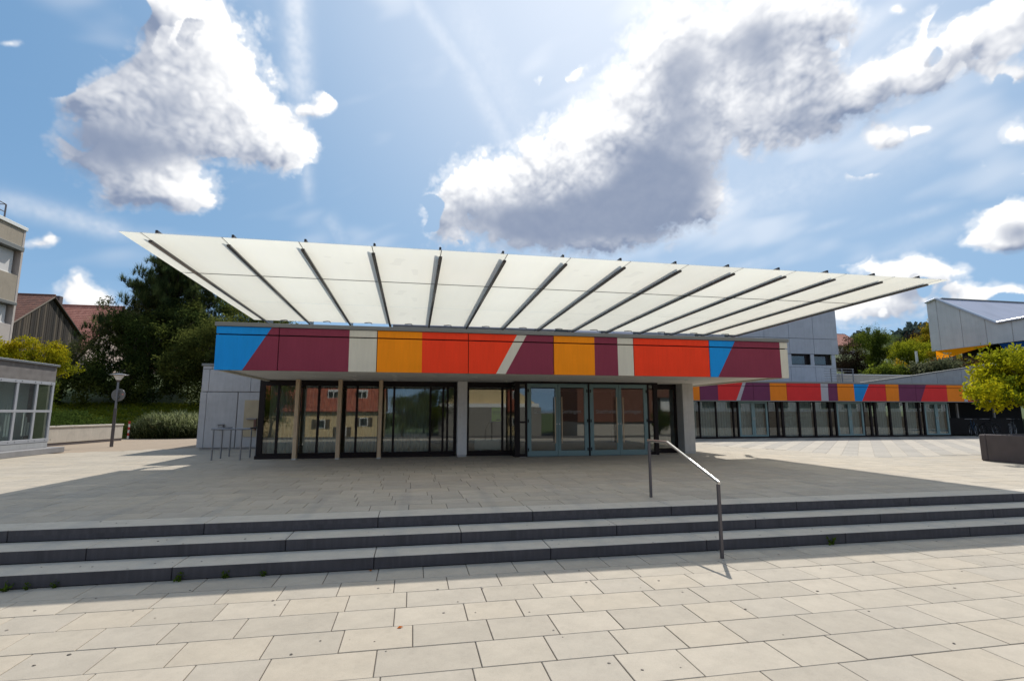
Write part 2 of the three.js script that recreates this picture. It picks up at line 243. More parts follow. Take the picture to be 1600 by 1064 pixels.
M.sheet = mat([0.50, 0.50, 0.58], 0.42, { metalness: 0.35, map: rep(stainT, 0.12) });
M.pebble = mat([0.23, 0.21, 0.20], 0.95, { map: rep(granT, 1.0) });
const paintT = texture(512, 512, (u, v) => { const s = per(u * 44, v * 3, 44, 31) * 0.5 + per(u * 100, v * 8, 100, 32) * 0.5, b = per(u * 6, v * 6, 6, 33); return 0.83 + 0.10 * s + 0.08 * b - (per(u * 28, v * 9, 28, 34) > 0.94 ? 0.07 : 0) + (tr() - 0.5) * 0.03; });
const paint = (c) => new THREE.MeshPhysicalMaterial({ color: new THREE.Color().setRGB(...c), roughness: 0.66, specularIntensity: 0.35, map: rep(paintT, 0.55) });
M.blue = paint([0.010, 0.30, 0.78]); M.maroon = paint([0.25, 0.040, 0.072]); M.cream = paint([0.68, 0.64, 0.54]); M.orange = paint([0.99, 0.295, 0.006]); M.red = paint([0.98, 0.058, 0.016]);
M.purple = paint([0.16, 0.036, 0.09]); M.redB = paint([0.68, 0.034, 0.034]); M.orangeB = paint([0.80, 0.22, 0.015]); M.greyB = paint([0.42, 0.41, 0.44]); M.blueB = paint([0.012, 0.23, 0.58]);
M.capMetal = mat([0.20, 0.20, 0.19], 0.5, { metalness: 0.4 });
M.soffit = mat([0.80, 0.78, 0.74], 0.8, { map: rep(stainT, 0.2) });
M.white = mat([0.72, 0.71, 0.68], 0.6);
M.column = mat([0.78, 0.76, 0.73], 0.75, { map: rep(weatherT, 0.6) });
M.columnGrey = mat([0.54, 0.53, 0.51], 0.8, { map: rep(weatherT, 0.6) });
M.frame = new THREE.MeshPhysicalMaterial({ color: new THREE.Color().setRGB(0.014, 0.009, 0.009), roughness: 0.55, specularIntensity: 0.45 });
M.teal = mat([0.17, 0.265, 0.27], 0.42);
M.wood = mat([0.70, 0.53, 0.35], 0.65, { map: rep(woodT, 5, 0.7) });
M.steel = mat([0.55, 0.55, 0.56], 0.28, { metalness: 1 });
M.postDark = mat([0.12, 0.108, 0.112], 0.45, { metalness: 0.5 });
M.rib = mat([0.035, 0.033, 0.035], 0.3, { metalness: 0.3 });
M.flange = mat([0.045, 0.04, 0.042], 0.16, { metalness: 0.2 });
M.galv = mat([0.22, 0.225, 0.24], 0.4, { metalness: 0.7 });
M.dark = mat([0.012, 0.012, 0.014], 0.8);
M.roomWall = mat([0.26, 0.24, 0.21], 0.9);
M.roomFloor = mat([0.25, 0.21, 0.17], 0.5);
M.gravel = mat([0.34, 0.33, 0.32], 1, { map: rep(granT, 0.8) });
M.glass = new THREE.MeshPhysicalMaterial({ color: new THREE.Color().setRGB(0.80, 0.84, 0.82), transmission: 1, thickness: 0, roughness: 0, ior: 2.0 });
M.glassFar = new THREE.MeshPhysicalMaterial({ color: new THREE.Color().setRGB(0.75, 0.8, 0.8), transmission: 1, thickness: 0, roughness: 0, ior: 1.7 });
M.clear = new THREE.MeshPhysicalMaterial({ color: new THREE.Color().setRGB(0.97, 0.97, 0.96), transmission: 1, thickness: 0, roughness: 0, ior: 1.45 });
M.milk = new THREE.MeshPhysicalMaterial({ color: new THREE.Color().setRGB(0.965, 0.937, 0.835), transmission: 0.78, thickness: 0, roughness: 0.96, ior: 1.35, map: rep(stainC, 0.22) });
M.lace = mat([0.60, 0.63, 0.58], 0.95);
M.bark = mat([0.075, 0.06, 0.048], 0.95, { map: rep(woodT, 2, 0.6) });
M.grassM = new THREE.MeshPhysicalMaterial({ color: new THREE.Color().setRGB(0.115, 0.165, 0.022), roughness: 1, transmission: 0.3, thickness: 0, side: THREE.DoubleSide });
const leafMat = (c, t = 0.35) => new THREE.MeshPhysicalMaterial({ color: new THREE.Color().setRGB(...c), roughness: 1, transmission: t, thickness: 0, side: THREE.DoubleSide, specularIntensity: 0 });

// ---------------------------------------------------------------- ground: one sheet to the horizon
function landHeight(x, z) {
  let y = -0.14;
  y = mix(y, -0.72, smooth(-12, -9.5, z));
  y = mix(y, -1.62, smooth(7, 17, z));
  const t = Math.max(0, -31.6 - z), L = smooth(14, 2, x);
  y += L * 7.5 * (1 - Math.exp(-t * 0.34 / 7.5));
  const s = Math.max(0, -39 - z), Rr = smooth(14, 24, x);
  y += Rr * (s * 0.28 - Math.max(0, s - 40) * 0.12);
  y += 0.9 * smooth(-60, -160, z) * noise3(x * 0.02, 3, z * 0.02) * 6;
  return y;
}
M.land = mat([0.085, 0.115, 0.028], 1, { map: rep(stainT, 0.13) });
{
  const n = 170, P = [], U = [], I = [], f = (i) => { const u = (i / (n - 1)) * 2 - 1; return Math.sign(u) * (Math.abs(u) * 60 + Math.pow(Math.abs(u), 4) * 1340); };
  for (let j = 0; j < n; j++) for (let i = 0; i < n; i++) { const x = f(i), z = -30 + f(j); P.push(x, landHeight(x, z), z); U.push(x, z); }
  for (let j = 0; j < n - 1; j++) for (let i = 0; i < n - 1; i++) { const a = j * n + i; I.push(a, a + n, a + 1, a + 1, a + n, a + n + 1); }
  const g = new THREE.BufferGeometry(); g.setAttribute('position', new THREE.Float32BufferAttribute(P, 3)); g.setAttribute('uv', new THREE.Float32BufferAttribute(U, 2)); g.setIndex(I); g.computeVertexNormals();
  structure('ground', g, M.land);
}
// asphalt way behind the plaza on the left and the paved plazas with their slabs
const flat = (pts, y0, y1, bevel = 0) => { const g = slabShape(pts.map(([x, z]) => [x, -z]), y1 - y0, bevel); g.rotateX(-Math.PI / 2); g.translate(0, y0, 0); return g; };
structure('asphalt_path', flat([[-40, -20.2], [-12.6, -20.2], [-8.0, -22.8], [-5, -22.8], [-5, -31.9], [-40, -31.9]], -0.12, -0.016), M.asphalt);
const slabGeo = [];                                                  // lengths of slab, each cut from three places of the same stone
for (const L of [0.505, 0.555, 0.635, 0.755]) for (const k of [0, 1, 2]) slabGeo.push([L, box(L - 0.008, 0.05, 0.413, 0.0035, k * 0.37 + L, k * 0.23)]);
function pave(parent, name, zFrom, zStep, rows, xRange, y, inside, showing, seed) {
  const r = rng(seed), one = [], rest = [];
  for (let k = 0; k < rows; k++) {
    const z = zFrom + zStep * (k + 0.5), [xa, xb] = xRange(z); let x = xa - r() * 0.7;
    while (x < xb) {
      const q = r(), li = q < 0.22 ? 0 : q < 0.72 ? 1 : q < 0.9 ? 2 : 3, [L, g] = slabGeo[li * 3 + Math.floor(r() * 3)], cx = x + L / 2, m = M.slabs[Math.floor(r() * 5)];
      const e = { g, m, p: [cx, y - 0.025 + (r() - 0.5) * 0.003, z], big: showing(cx, z) };
      if (inside(cx, z)) (e.big > 0 ? one : rest).push(e); x += L;
    }
  }
  one.sort((a, b) => b.big - a.big); rest.push(...one.splice(300));
  for (const e of one) part(parent, 'paving_slab', e.g, e.m, e.p);
  const byKind = new Map();
  for (const e of rest) { const key = e.g.uuid + e.m.uuid; if (!byKind.has(key)) byKind.set(key, []); byKind.get(key).push(e); }
  const geos = []; const tint = M.slabs.map((m) => m.color);
  const im = new THREE.InstancedMesh(box(0.56 - 0.007, 0.05, 0.413, 0.0035), mat([1, 1, 1], 0.82, { map: M.slabs[0].map }), rest.length), mt = new THREE.Matrix4();
  rest.forEach((e, i) => { const L = slabGeo.find((s) => s[1] === e.g)[0]; mt.makeScale((L - 0.007) / 0.553, 1, 1).setPosition(e.p[0] - world.get(parent).x, e.p[1] - world.get(parent).y, e.p[2] - world.get(parent).z); im.setMatrixAt(i, mt); im.setColorAt(i, e.m.color); });
  im.name = name; im.userData.kind = 'stuff'; parent.add(im);
}
const seen = (x, y, z) => { const v = new THREE.Vector3(x, y, z).project(camera); return Math.abs(v.x) < 1.03 && Math.abs(v.y) < 1.06 && v.z < 1 ? 1 / new THREE.Vector3(x, y, z).distanceTo(camera.position) : 0; };
camera.updateMatrixWorld(true);
// striped light on the corner by the long building, put into diagonal slab colours
const inLightStripes = (x, z) => z < -14.0 && x > 12.9 + 0.24 * Math.max(0, z + 19.5) - 0.0 && x - 0.5 > 12.4 - (z + 14) * 0.0 && (x > 14.4 || z < -14.0 - (14.4 - x) * 0.8);
const upper = structure('upper_plaza', flat([[-34, -7.5], [46, -7.5], [46, -25.6], [-5, -25.6], [-5, -22.75], [-8.0, -22.75], [-12.6, -20.1], [-34, -20.1]], -0.13, -0.009), M.joint);
pave(upper, 'far_paving_slabs', -7.744, -0.42, 43, (z) => [-24, 44], 0, (x, z) => z > -25.6 && (x > -5 || z > (x < -12.6 ? -20.1 : mix(-20.1, -22.75, (x + 12.6) / 4.6))) && !(x > -4.4 && x < 9.3 && z < -17.2) && !(x < 44 && inLightStripes(x, z)), (x, z) => (z > -14 ? seen(x, 0, z) : 0), 11);
{
  const r = rng(19), list = [], d = [Math.SQRT1_2, -Math.SQRT1_2], n = [Math.SQRT1_2, Math.SQRT1_2];
  for (let k = -40; k < 40; k++) for (let j = 0; j < 60; j++) { const a = 0.45 * k, b = 14 + j * 0.76 + (k % 2 ? 0.38 : 0), x = n[0] * a + d[0] * b, z = n[1] * a + d[1] * b; if (inLightStripes(x, z) && z > -25.6 && x < 43) list.push([x, z, k & 1]); }
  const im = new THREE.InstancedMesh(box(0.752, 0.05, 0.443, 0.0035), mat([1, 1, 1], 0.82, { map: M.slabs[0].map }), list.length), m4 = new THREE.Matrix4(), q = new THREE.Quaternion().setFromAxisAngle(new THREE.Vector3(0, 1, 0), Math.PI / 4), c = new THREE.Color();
  list.forEach(([x, z, k], i) => { im.setMatrixAt(i, m4.compose(new THREE.Vector3(x, -0.025, z), q, new THREE.Vector3(1, 1, 1))); const v = 0.93 + r() * 0.14; im.setColorAt(i, k ? c.setRGB(0.405 * v, 0.362 * v, 0.305 * v) : c.setRGB(0.485 * v, 0.425 * v, 0.345 * v)); });  // darker rows paint the shade between the strips of light
  im.name = 'striped_light_slabs'; im.userData.kind = 'stuff'; upper.add(im);
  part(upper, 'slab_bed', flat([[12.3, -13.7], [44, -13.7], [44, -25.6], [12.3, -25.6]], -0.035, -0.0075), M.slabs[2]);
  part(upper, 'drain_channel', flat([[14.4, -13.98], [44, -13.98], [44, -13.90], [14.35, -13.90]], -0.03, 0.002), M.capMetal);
}
const lower = structure('lower_plaza', flat([[-34, 7.5], [46, 7.5], [46, -6.7], [-34, -6.7]], -0.6, -0.429), M.joint);
pave(lower, 'outer_paving_slabs', -6.424, 0.42, 24, (z) => [-15, 19], -0.42, () => true, (x, z) => seen(x, -0.42, z), 12);
structure('street', flat([[-60, 40], [60, 40], [60, 7.6], [-60, 7.6]], -1.6, -1.5), mat([0.10, 0.10, 0.10], 0.9, { map: rep(speckT, 0.5) }));

// three steps of long concrete blocks, dark faced, worn pale on top
const steps = structure('steps', null, null, [0, 0, 0]);
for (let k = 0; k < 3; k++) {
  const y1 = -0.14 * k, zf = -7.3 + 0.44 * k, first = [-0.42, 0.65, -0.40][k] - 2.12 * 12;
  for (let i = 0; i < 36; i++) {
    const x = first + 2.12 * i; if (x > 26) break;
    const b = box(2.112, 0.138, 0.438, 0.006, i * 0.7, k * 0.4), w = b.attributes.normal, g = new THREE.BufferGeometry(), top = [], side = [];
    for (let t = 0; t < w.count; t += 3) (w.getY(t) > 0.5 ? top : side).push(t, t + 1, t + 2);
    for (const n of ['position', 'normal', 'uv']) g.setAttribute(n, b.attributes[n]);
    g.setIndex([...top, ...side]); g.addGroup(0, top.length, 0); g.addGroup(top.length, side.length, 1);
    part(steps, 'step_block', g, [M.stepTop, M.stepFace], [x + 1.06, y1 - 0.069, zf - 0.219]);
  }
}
part(steps, 'step_bed', boxAt(60, 0.26, 0.9, -4, -0.42, -7.15), M.joint);

// ---------------------------------------------------------------- the hall: low glazed pavilion under a painted concrete fascia
const font = await new FontLoader().loadAsync('fonts/droid/droid_sans_regular.typeface.json');
const hall = thing('event_hall', 'low glazed hall under a wide fascia painted blue, maroon, orange and red', 'building', [2.4, 0, -16.85]);
const FZ = -12.45, FY0 = 2.325, FG0 = 3.118, FG1 = 3.148, FY1 = 3.312;
// painted fascia: [material, left edge at top, left edge at bottom] of each field; a field ends where the next begins
const fields = [['blue', -4.405, -4.395], ['maroon', -3.245, -3.811], ['maroon', -3.075, -3.069], ['cream', -1.52, -1.512], ['orange', -0.882, -0.878], ['red', 0.170, 0.181], ['red', 1.297, 1.303], ['cream', 2.519, 1.987], ['maroon', 2.766, 2.227], ['orange', 3.466, 3.466], ['maroon', 4.555, 4.555], ['cream', 5.187, 5.19], ['red', 5.628, 5.632], ['blue', 7.81, 7.806], ['maroon', 8.595, 8.037], ['cream', 9.967, 9.972], [null, 10.21, 10.197]];
const joints = new Set([2, 4, 6, 9, 12, 13]);
function painted(parent, list, jointSet, y0, g0, g1, y1, z, depth, name) {
  for (let i = 0; i < list.length - 1; i++) {
    const [m, ta, ba] = list[i], [, tb, bb] = list[i + 1], gapA = jointSet.has(i) ? 0.009 : 0, gapB = jointSet.has(i + 1) ? 0.009 : 0, at = (t, b, y) => mix(b, t, (y - y0) / (y1 - y0));
    for (const [ya, yb] of [[y0, g0], [g1, y1]]) {
      const g = slabShape([[at(ta, ba, ya) + gapA, ya], [at(tb, bb, ya) - gapB, ya], [at(tb, bb, yb) - gapB, yb], [at(ta, ba, yb) + gapA, yb]], depth, 0.0015);
      const uv = g.attributes.uv; for (let k = 0; k < uv.count; k++) uv.setXY(k, uv.getX(k) + i * 0.61, uv.getY(k) + (ya > y0 ? 0.37 : 0));
      part(parent, name, g, M[m], [0, 0, z]);
    }
  }
}
const fascia = part(hall, 'fascia', null, null, [2.9, 2.8, FZ]);
painted(fascia, fields, joints, FY0, FG0, FG1, FY1, FZ - 0.06, 0.06, 'fascia_panel');
span(fascia, 'shadow_gap', M.dark, [-4.38, 10.18], [FY0 + 0.01, FY1 - 0.004], [FZ - 0.075, FZ - 0.062], 0);
span(fascia, 'metal_cap', M.capMetal, [-4.44, 10.25], [3.318, 3.412], [FZ - 0.5, FZ + 0.03], 0.006);
for (const [x0, x1] of [[-4.40, -4.33], [10.13, 10.20]]) span(hall, 'fascia_return', M.cream, [x0, x1], [FY0, 3.315], [-23.9, FZ - 0.08], 0.004);
span(hall, 'roof', M.gravel, [-4.33, 10.13], [2.9, 3.3], [-23.9, FZ - 0.08], 0);
span(hall, 'soffit', M.soffit, [-4.33, 10.13], [2.372, 2.9], [-23.9, FZ - 0.081], 0);
for (const [x, z] of [[-2.73, -14.88], [-1.62, -14.53], [-1.72, -16.2], [-0.52, -14.51], [-0.58, -16.15], [0.55, -15.98], [2.84, -15.86], [3.79, -14.44], [1.7, -14.5], [6.0, -14.4], [8.2, -14.4], [0.55, -14.5]]) {
  const d = part(hall, 'downlight', new THREE.CylinderGeometry(0.075, 0.075, 0.012, 18), M.white, [x, 2.366, z]);
  part(d, 'lamp_glass', new THREE.CylinderGeometry(0.05, 0.05, 0.008, 14), M.steel, [x, 2.359, z]);
}
// glazing line
const GZ = -16.85;
span(hall, 'plinth', M.frame, [-4.62, 1.36], [0.0, 0.10], [GZ - 0.06, GZ + 0.10], 0.006);
span(hall, 'plinth', M.frame, [1.72, 3.22], [0.0, 0.10], [GZ - 0.06, GZ + 0.10], 0.006);
span(hall, 'plinth', M.frame, [8.05, 9.14], [0.0, 0.10], [GZ - 0.06, GZ + 0.10], 0.006);
const win = (x0, x1, y0, y1, z, m = M.glass) => span(hall, 'window_pane', m, [x0, x1], [y0, y1], [z - 0.008, z + 0.008], 0);
function glazing(xs, jamb0, jamb1, label) {                          // mullion centre lines from left to right
  const y0 = 0.10, y1 = 2.37, w = part(hall, 'glazed_front', null, null, [(xs[0] + xs[xs.length - 1]) / 2, 1.2, GZ]);
  span(w, 'head_frame', M.frame, [xs[0] - jamb0, xs[xs.length - 1] + jamb1], [2.20, y1], [GZ - 0.05, GZ + 0.05], 0.004);
  span(w, 'sill_frame', M.frame, [xs[0] - jamb0, xs[xs.length - 1] + jamb1], [y0 + 0.001, y0 + 0.06], [GZ - 0.049, GZ + 0.049], 0.004);
  xs.forEach((x, i) => { const h = i === 0 ? jamb0 : i === xs.length - 1 ? jamb1 : 0.032; span(w, 'mullion', M.frame, [x - (i === 0 ? h : 0.032), x + (i === xs.length - 1 ? h : 0.032)], [y0 + 0.061, 2.199], [GZ - 0.055, GZ + 0.055], 0.004); });
  for (let i = 0; i < xs.length - 1; i++) span(w, 'window_pane', M.glass, [xs[i] + 0.034, xs[i + 1] - 0.034], [y0 + 0.062, 2.198], [GZ - 0.008, GZ + 0.008], 0);
}
glazing([-4.47, -4.05, -3.44, -2.88, -2.22, -1.735, -1.06, -0.6, 0.55, 0.955, 1.10, 1.33], 0.13, 0.05);
glazing([1.765, 2.905, 3.20], 0.05, 0.05);
glazing([8.10, 9.11, 9.22], 0.05, 0.05);
// left and right glass sides, inner walls
span(hall, 'side_wall', M.frame, [-4.60, -4.54], [0, 2.37], [-21.3, GZ - 0.06], 0);
span(hall, 'side_wall', M.columnGrey, [9.40, 9.52], [0, 2.37], [-23.9, -17.1], 0);
span(hall, 'back_wall', M.roomWall, [-4.54, 9.40], [0.02, 2.37], [-23.7, -23.5], 0);
span(hall, 'inner_floor', M.roomFloor, [-4.54, 9.40], [-0.02, 0.02], [-23.5, GZ - 0.07], 0);
span(hall, 'inner_wall', M.roomWall, [1.12, 1.34], [0.02, 2.36], [-21.5, GZ - 0.4], 0);
span(hall, 'inner_column', M.column, [-3.05, -2.85], [0.02, 2.36], [-18.6, -18.4], 0.01);
// wooden posts and concrete columns before the glass
for (const [x, z, w] of [[-3.41, -16.38, 0.112], [-2.185, -16.33, 0.112], [-0.985, -16.33, 0.112]]) {
  const p = span(hall, 'wooden_post', M.wood, [x - w / 2, x + w / 2], [0.03, 2.37], [z - 0.10, z + 0.10], 0.006);
  span(p, 'post_shoe', M.columnGrey, [x - w / 2 - 0.005, x + w / 2 + 0.005], [0, 0.045], [z - 0.105, z + 0.105], 0.004);
}
span(hall, 'column', M.column, [1.395, 1.70], [0.06, 2.371], [-16.80, -16.45], 0.012);
span(hall, 'column_foot', M.columnGrey, [1.41, 1.685], [0, 0.06], [-16.79, -16.465], 0);
span(hall, 'column', M.columnGrey, [9.15, 9.56], [0.06, 2.371], [-17.05, -16.36], 0.012);
span(hall, 'column_foot', M.columnGrey, [9.165, 9.545], [0, 0.06], [-17.04, -16.375], 0);
// entrance porch standing forward of the glass
const VZ = -16.05;
span(hall, 'porch_head', M.frame, [3.16, 8.06], [2.312, 2.371], [GZ + 0.06, VZ + 0.03], 0.004);
for (const [x0, x1] of [[3.17, 3.335], [3.515, 3.570], [7.685, 7.745], [7.905, 8.05]]) span(hall, 'porch_post', M.frame, [x0, x1], [0, 2.311], [VZ - 0.09, VZ + 0.01], 0.006);
for (const [x0, x1] of [[3.337, 3.513], [7.747, 7.903]]) { win(x0, x1, 0.10, 2.30, VZ - 0.04); for (const [ya, yb] of [[0.012, 0.098], [1.05, 1.11]]) span(hall, 'side_rail', M.frame, [x0, x1], [ya, yb], [VZ - 0.07, VZ - 0.02], 0.003); span(hall, 'floor_plate', M.steel, [x0 - 0.02, x1 + 0.02], [0, 0.012], [VZ - 0.05, VZ + 0.07], 0.003); }
for (const x of [3.20, 8.02]) {
  span(hall, 'window_pane', M.glass, [x - 0.008, x + 0.008], [0.10, 2.30], [GZ + 0.12, VZ - 0.10], 0);
  span(hall, 'porch_sill', M.frame, [x - 0.03, x + 0.03], [0, 0.099], [GZ + 0.11, VZ - 0.095], 0.004);
}
span(hall, 'door_mullion', M.frame, [5.612, 5.662], [0, 2.311], [VZ - 0.09, VZ + 0.005], 0.004);
span(hall, 'threshold', M.capMetal, [3.575, 7.68], [0, 0.014], [VZ - 0.10, VZ + 0.03], 0.003);
const words2 = ['Stadthalle', 'Gerlingen'];
[[3.577, 4.583, 1], [4.591, 5.606, -1], [5.668, 6.673, 1], [6.681, 7.682, -1]].forEach(([x0, x1, hand], i) => {
  const d = part(hall, 'entrance_door', null, null, [(x0 + x1) / 2, 0, VZ]), za = VZ - 0.062, zb = VZ;
  const si = 0.088, so = 0.130, l = hand > 0 ? so : si, r = hand > 0 ? si : so, y0 = 0.018, y1 = 2.306;
  const f = [boxAt(l, y1 - y0, 0.062, x0 + l / 2, (y0 + y1) / 2, VZ - 0.031, 0.005), boxAt(r, y1 - y0, 0.062, x1 - r / 2, (y0 + y1) / 2, VZ - 0.031, 0.005), boxAt(x1 - x0 - l - r, 0.122, 0.060, (x0 + l + x1 - r) / 2, y1 - 0.061, VZ - 0.031, 0.004), boxAt(x1 - x0 - l - r, 0.165, 0.060, (x0 + l + x1 - r) / 2, y0 + 0.0825, VZ - 0.031, 0.004)].map((g) => { g.translate(-(x0 + x1) / 2, 0, -VZ); return g; });
  part(d, 'door_frame', mergeGeometries(f), M.teal, [(x0 + x1) / 2, 0, VZ]);
  span(d, 'door_pane', M.glass, [x0 + l, x1 - r], [y0 + 0.165, y1 - 0.122], [VZ - 0.038, VZ - 0.026], 0);
  const hx = hand > 0 ? x1 - r - 0.02 : x0 + l + 0.02;
  part(d, 'pull_handle', tube([[0, 0.42, 0.07], [0, 1.88, 0.07]], 0.017, 10), M.wood, [hx, 0, VZ]);
  for (const y of [0.55, 1.72]) part(d, 'handle_fixing', tube([[0, y, -0.03], [0, y, 0.07]], 0.009, 8), M.postDark, [hx, 0, VZ]);
  for (const y of [0.22, 1.12, 2.08]) part(d, 'hinge', tube([[0, y - 0.05, 0.008], [0, y + 0.05, 0.008]], 0.017, 8), M.frame, [hand > 0 ? x0 + 0.03 : x1 - 0.03, 0, VZ]);
  part(d, 'lock', new THREE.CylinderGeometry(0.018, 0.018, 0.012, 12).rotateX(Math.PI / 2), M.steel, [hand > 0 ? x1 - 0.04 : x0 + 0.04, 1.02, VZ + 0.004]);
  const tg = new TextGeometry(words2[i % 2], { font, size: 0.112, depth: 0.0015, curveSegments: 4 }); tg.computeBoundingBox();
  const wdt = tg.boundingBox.max.x, sc = Math.min(1, (x1 - x0 - l - r - 0.05) / wdt); tg.scale(sc, sc, 1);
  part(d, 'door_lettering', tg, mat([0.30, 0.32, 0.32], 0.9), [hand > 0 ? x1 - r - 0.02 - wdt * sc : x0 + l + 0.02, 1.36, VZ - 0.0235]);
});
// things inside the glass
{
  const c = thing('radiator', 'low white ribbed radiator standing behind the pane beside the column', 'radiator', [2.47, 0.17, -17.06]);
  span(c, 'casing', M.white, [2.02, 2.92], [0.17, 0.52], [-17.09, -17.05], 0.01);
  for (let i = 0; i < 20; i++) span(c, 'rib', M.white, [2.06 + i * 0.0425, 2.085 + i * 0.0425], [0.20, 0.49], [-17.048, -17.03], 0.005);
  span(c, 'foot', M.white, [2.2, 2.25], [0.02, 0.17], [-17.09, -17.05], 0); span(c, 'foot', M.white, [2.7, 2.75], [0.02, 0.17], [-17.09, -17.05], 0);
  const q = thing('poster', 'bright green notice sheet stuck inside the pane above the radiator', 'poster', [2.71, 1.1, -16.88]);
  span(q, 'sheet', mat([0.36, 0.74, 0.05], 0.8), [2.55, 2.86], [1.10, 1.55], [-16.875, -16.871], 0); span(q, 'printed_strip', M.frame, [2.70, 2.84], [1.135, 1.16], [-16.8705, -16.8695], 0);
  span(q, 'printed_line', mat([0.12, 0.30, 0.02], 0.8), [2.58, 2.82], [1.40, 1.42], [-16.8705, -16.8695], 0); span(q, 'printed_line', mat([0.12, 0.30, 0.02], 0.8), [2.58, 2.80], [1.34, 1.355], [-16.8705, -16.8695], 0);
}
function drape(label, x0, x1, z, y0, y1, pleat, m, seed, group) {     // pleated curtain hanging from a rail
  const r = rng(seed), n = Math.max(6, Math.round((x1 - x0) / pleat * 6)), P = [], I = [], U = [];
  for (let j = 0; j < 2; j++) for (let i = 0; i <= n; i++) { const x = mix(x0, x1, i / n), a = (i / 6) * 2 * Math.PI; P.push(x, j ? y1 : y0, z + Math.sin(a) * 0.035 + (r() - 0.5) * 0.012); U.push(x, j ? y1 : y0); }
  for (let i = 0; i < n; i++) I.push(i, i + 1, n + 1 + i, i + 1, n + 2 + i, n + 1 + i);
  const g = new THREE.BufferGeometry(); g.setAttribute('position', new THREE.Float32BufferAttribute(P, 3)); g.setAttribute('uv', new THREE.Float32BufferAttribute(U, 2)); g.setIndex(I); g.computeVertexNormals();
  const b = [(x0 + x1) / 2, y0, z], o = thing('curtain', label, 'curtain', b, group); part(o, 'cloth', g, m).position.set(-b[0], -b[1], -b[2]);
  span(o, 'rail', M.white, [x0 - 0.02, x1 + 0.02], [y1, y1 + 0.03], [z - 0.02, z + 0.02], 0.004);
}
M.sheer = new THREE.MeshPhysicalMaterial({ color: new THREE.Color().setRGB(0.62, 0.65, 0.60), roughness: 0.95, transmission: 0.35, thickness: 0, side: THREE.DoubleSide });
drape('pale sheer curtain behind the hall glass left of the first wooden post', -4.40, -3.52, -17.25, 0.06, 2.33, 0.12, M.sheer, 1);
drape('pale sheer curtain behind the hall glass between first and second wooden post', -3.36, -2.32, -17.25, 0.06, 2.33, 0.12, M.sheer, 2);
drape('pale sheer curtain behind the hall glass between second and third wooden post', -2.10, -1.10, -17.25, 0.06, 2.33, 0.12, M.sheer, 3);
drape('wide pale sheer curtain behind the hall glass right of the third wooden post', -0.90, 0.52, -17.25, 0.06, 2.33, 0.12, M.sheer, 4);

// ---------------------------------------------------------------- canopy of milky glass on steel ribs
const canopy = thing('glass_canopy', 'wide flat canopy of milky glass panes on dark ribs over the forecourt', 'canopy', [3.7, 4.4, -13.6]);
const CY = (z) => 4.485 + (z + 9.65) * 0.0187, CX0 = -5.10, CX1 = 12.39, RIB = [...Array(14).keys()].map((i) => -4.755 + i * 1.304);
function tilted(parent, name, m, x0, x1, y0, y1, z0, z1, c, label) {  // a long box that follows the canopy's slope; y measured from the glass
  const g = box(x1 - x0, y1 - y0, z1 - z0, c, x0, z0), o = part(parent, name, g, m, [(x0 + x1) / 2, CY((z0 + z1) / 2) + (y0 + y1) / 2, (z0 + z1) / 2], label); o.rotation.x = -Math.atan(0.0187); return o;
}
M.milks = [0, 1, 2, 3].map((k) => { const m = M.milk.clone(); m.transmission = 0.79 - 0.02 * k; m.color.multiplyScalar(1 - 0.012 * k); m.map = rep(stainC, 0.21); m.map.offset.set(k * 0.27, k * 0.41); return m; });
const cols = [[CX0, RIB[0] + 0.0], ...RIB.slice(0, 13).map((x, i) => [x, RIB[i + 1]]), [RIB[13], CX1]], rowsZ = [[-17.50, -14.80], [-14.79, -12.165], [-12.125, -9.65]];
cols.forEach(([x0, x1], i) => rowsZ.forEach(([z0, z1]) => {
  const a = x0 + (i ? 0.006 : 0), b = x1 - (i < cols.length - 1 ? 0.006 : 0), src = box(b - a, 0.016, z1 - z0, 0), w = src.attributes.normal, low = [], rest = [];
  for (let t = 0; t < w.count; t += 3) (w.getY(t) < -0.5 ? low : rest).push(t, t + 1, t + 2);
  const g = new THREE.BufferGeometry(); for (const n of ['position', 'normal', 'uv']) g.setAttribute(n, src.attributes[n]);
  g.setIndex([...rest, ...low]); g.addGroup(0, rest.length, 0); g.addGroup(rest.length, low.length, 1);
  const o = part(canopy, 'glass_pane', g, [M.clear, M.milks[(i * 5 + Math.round(z0 * 3) + 90) % 4]], [(a + b) / 2, CY((z0 + z1) / 2) + 0.008, (z0 + z1) / 2]); o.rotation.x = -Math.atan(0.0187);
}));
for (const x of RIB) {
  const r = tilted(canopy, 'rib', M.rib, x - 0.022, x + 0.022, 0.02, 0.25, -18.3, -10.17, 0.006);
  tilted(canopy, 'lower_flange', M.flange, x - 0.034, x + 0.034, -0.05, -0.006, -18.3, -9.99, 0.006);
  tilted(canopy, 'joint_strip', M.capMetal, x - 0.0057, x + 0.0057, 0.001, 0.012, -10.16, -9.66, 0);
  span(canopy, 'rib_foot', M.rib, [x - 0.05, x + 0.05], [3.3, CY(-18.0) - 0.04], [-18.1, -17.9], 0.006);
}
tilted(canopy, 'cross_bar', M.capMetal, CX0 + 0.1, CX1 - 0.1, -0.004, 0.012, -12.163, -12.127, 0);
for (let i = 0; i < 13; i++) { const x = RIB[i] + 0.62; part(canopy, 'clamp', tube([[-0.12, 0, -0.1], [0.03, 0.0, 0.0], [0.10, -0.01, 0.02], [0.13, -0.05, 0.02]], 0.016, 6), M.galv, [x, CY(-17.2) - 0.03, -17.2]); }
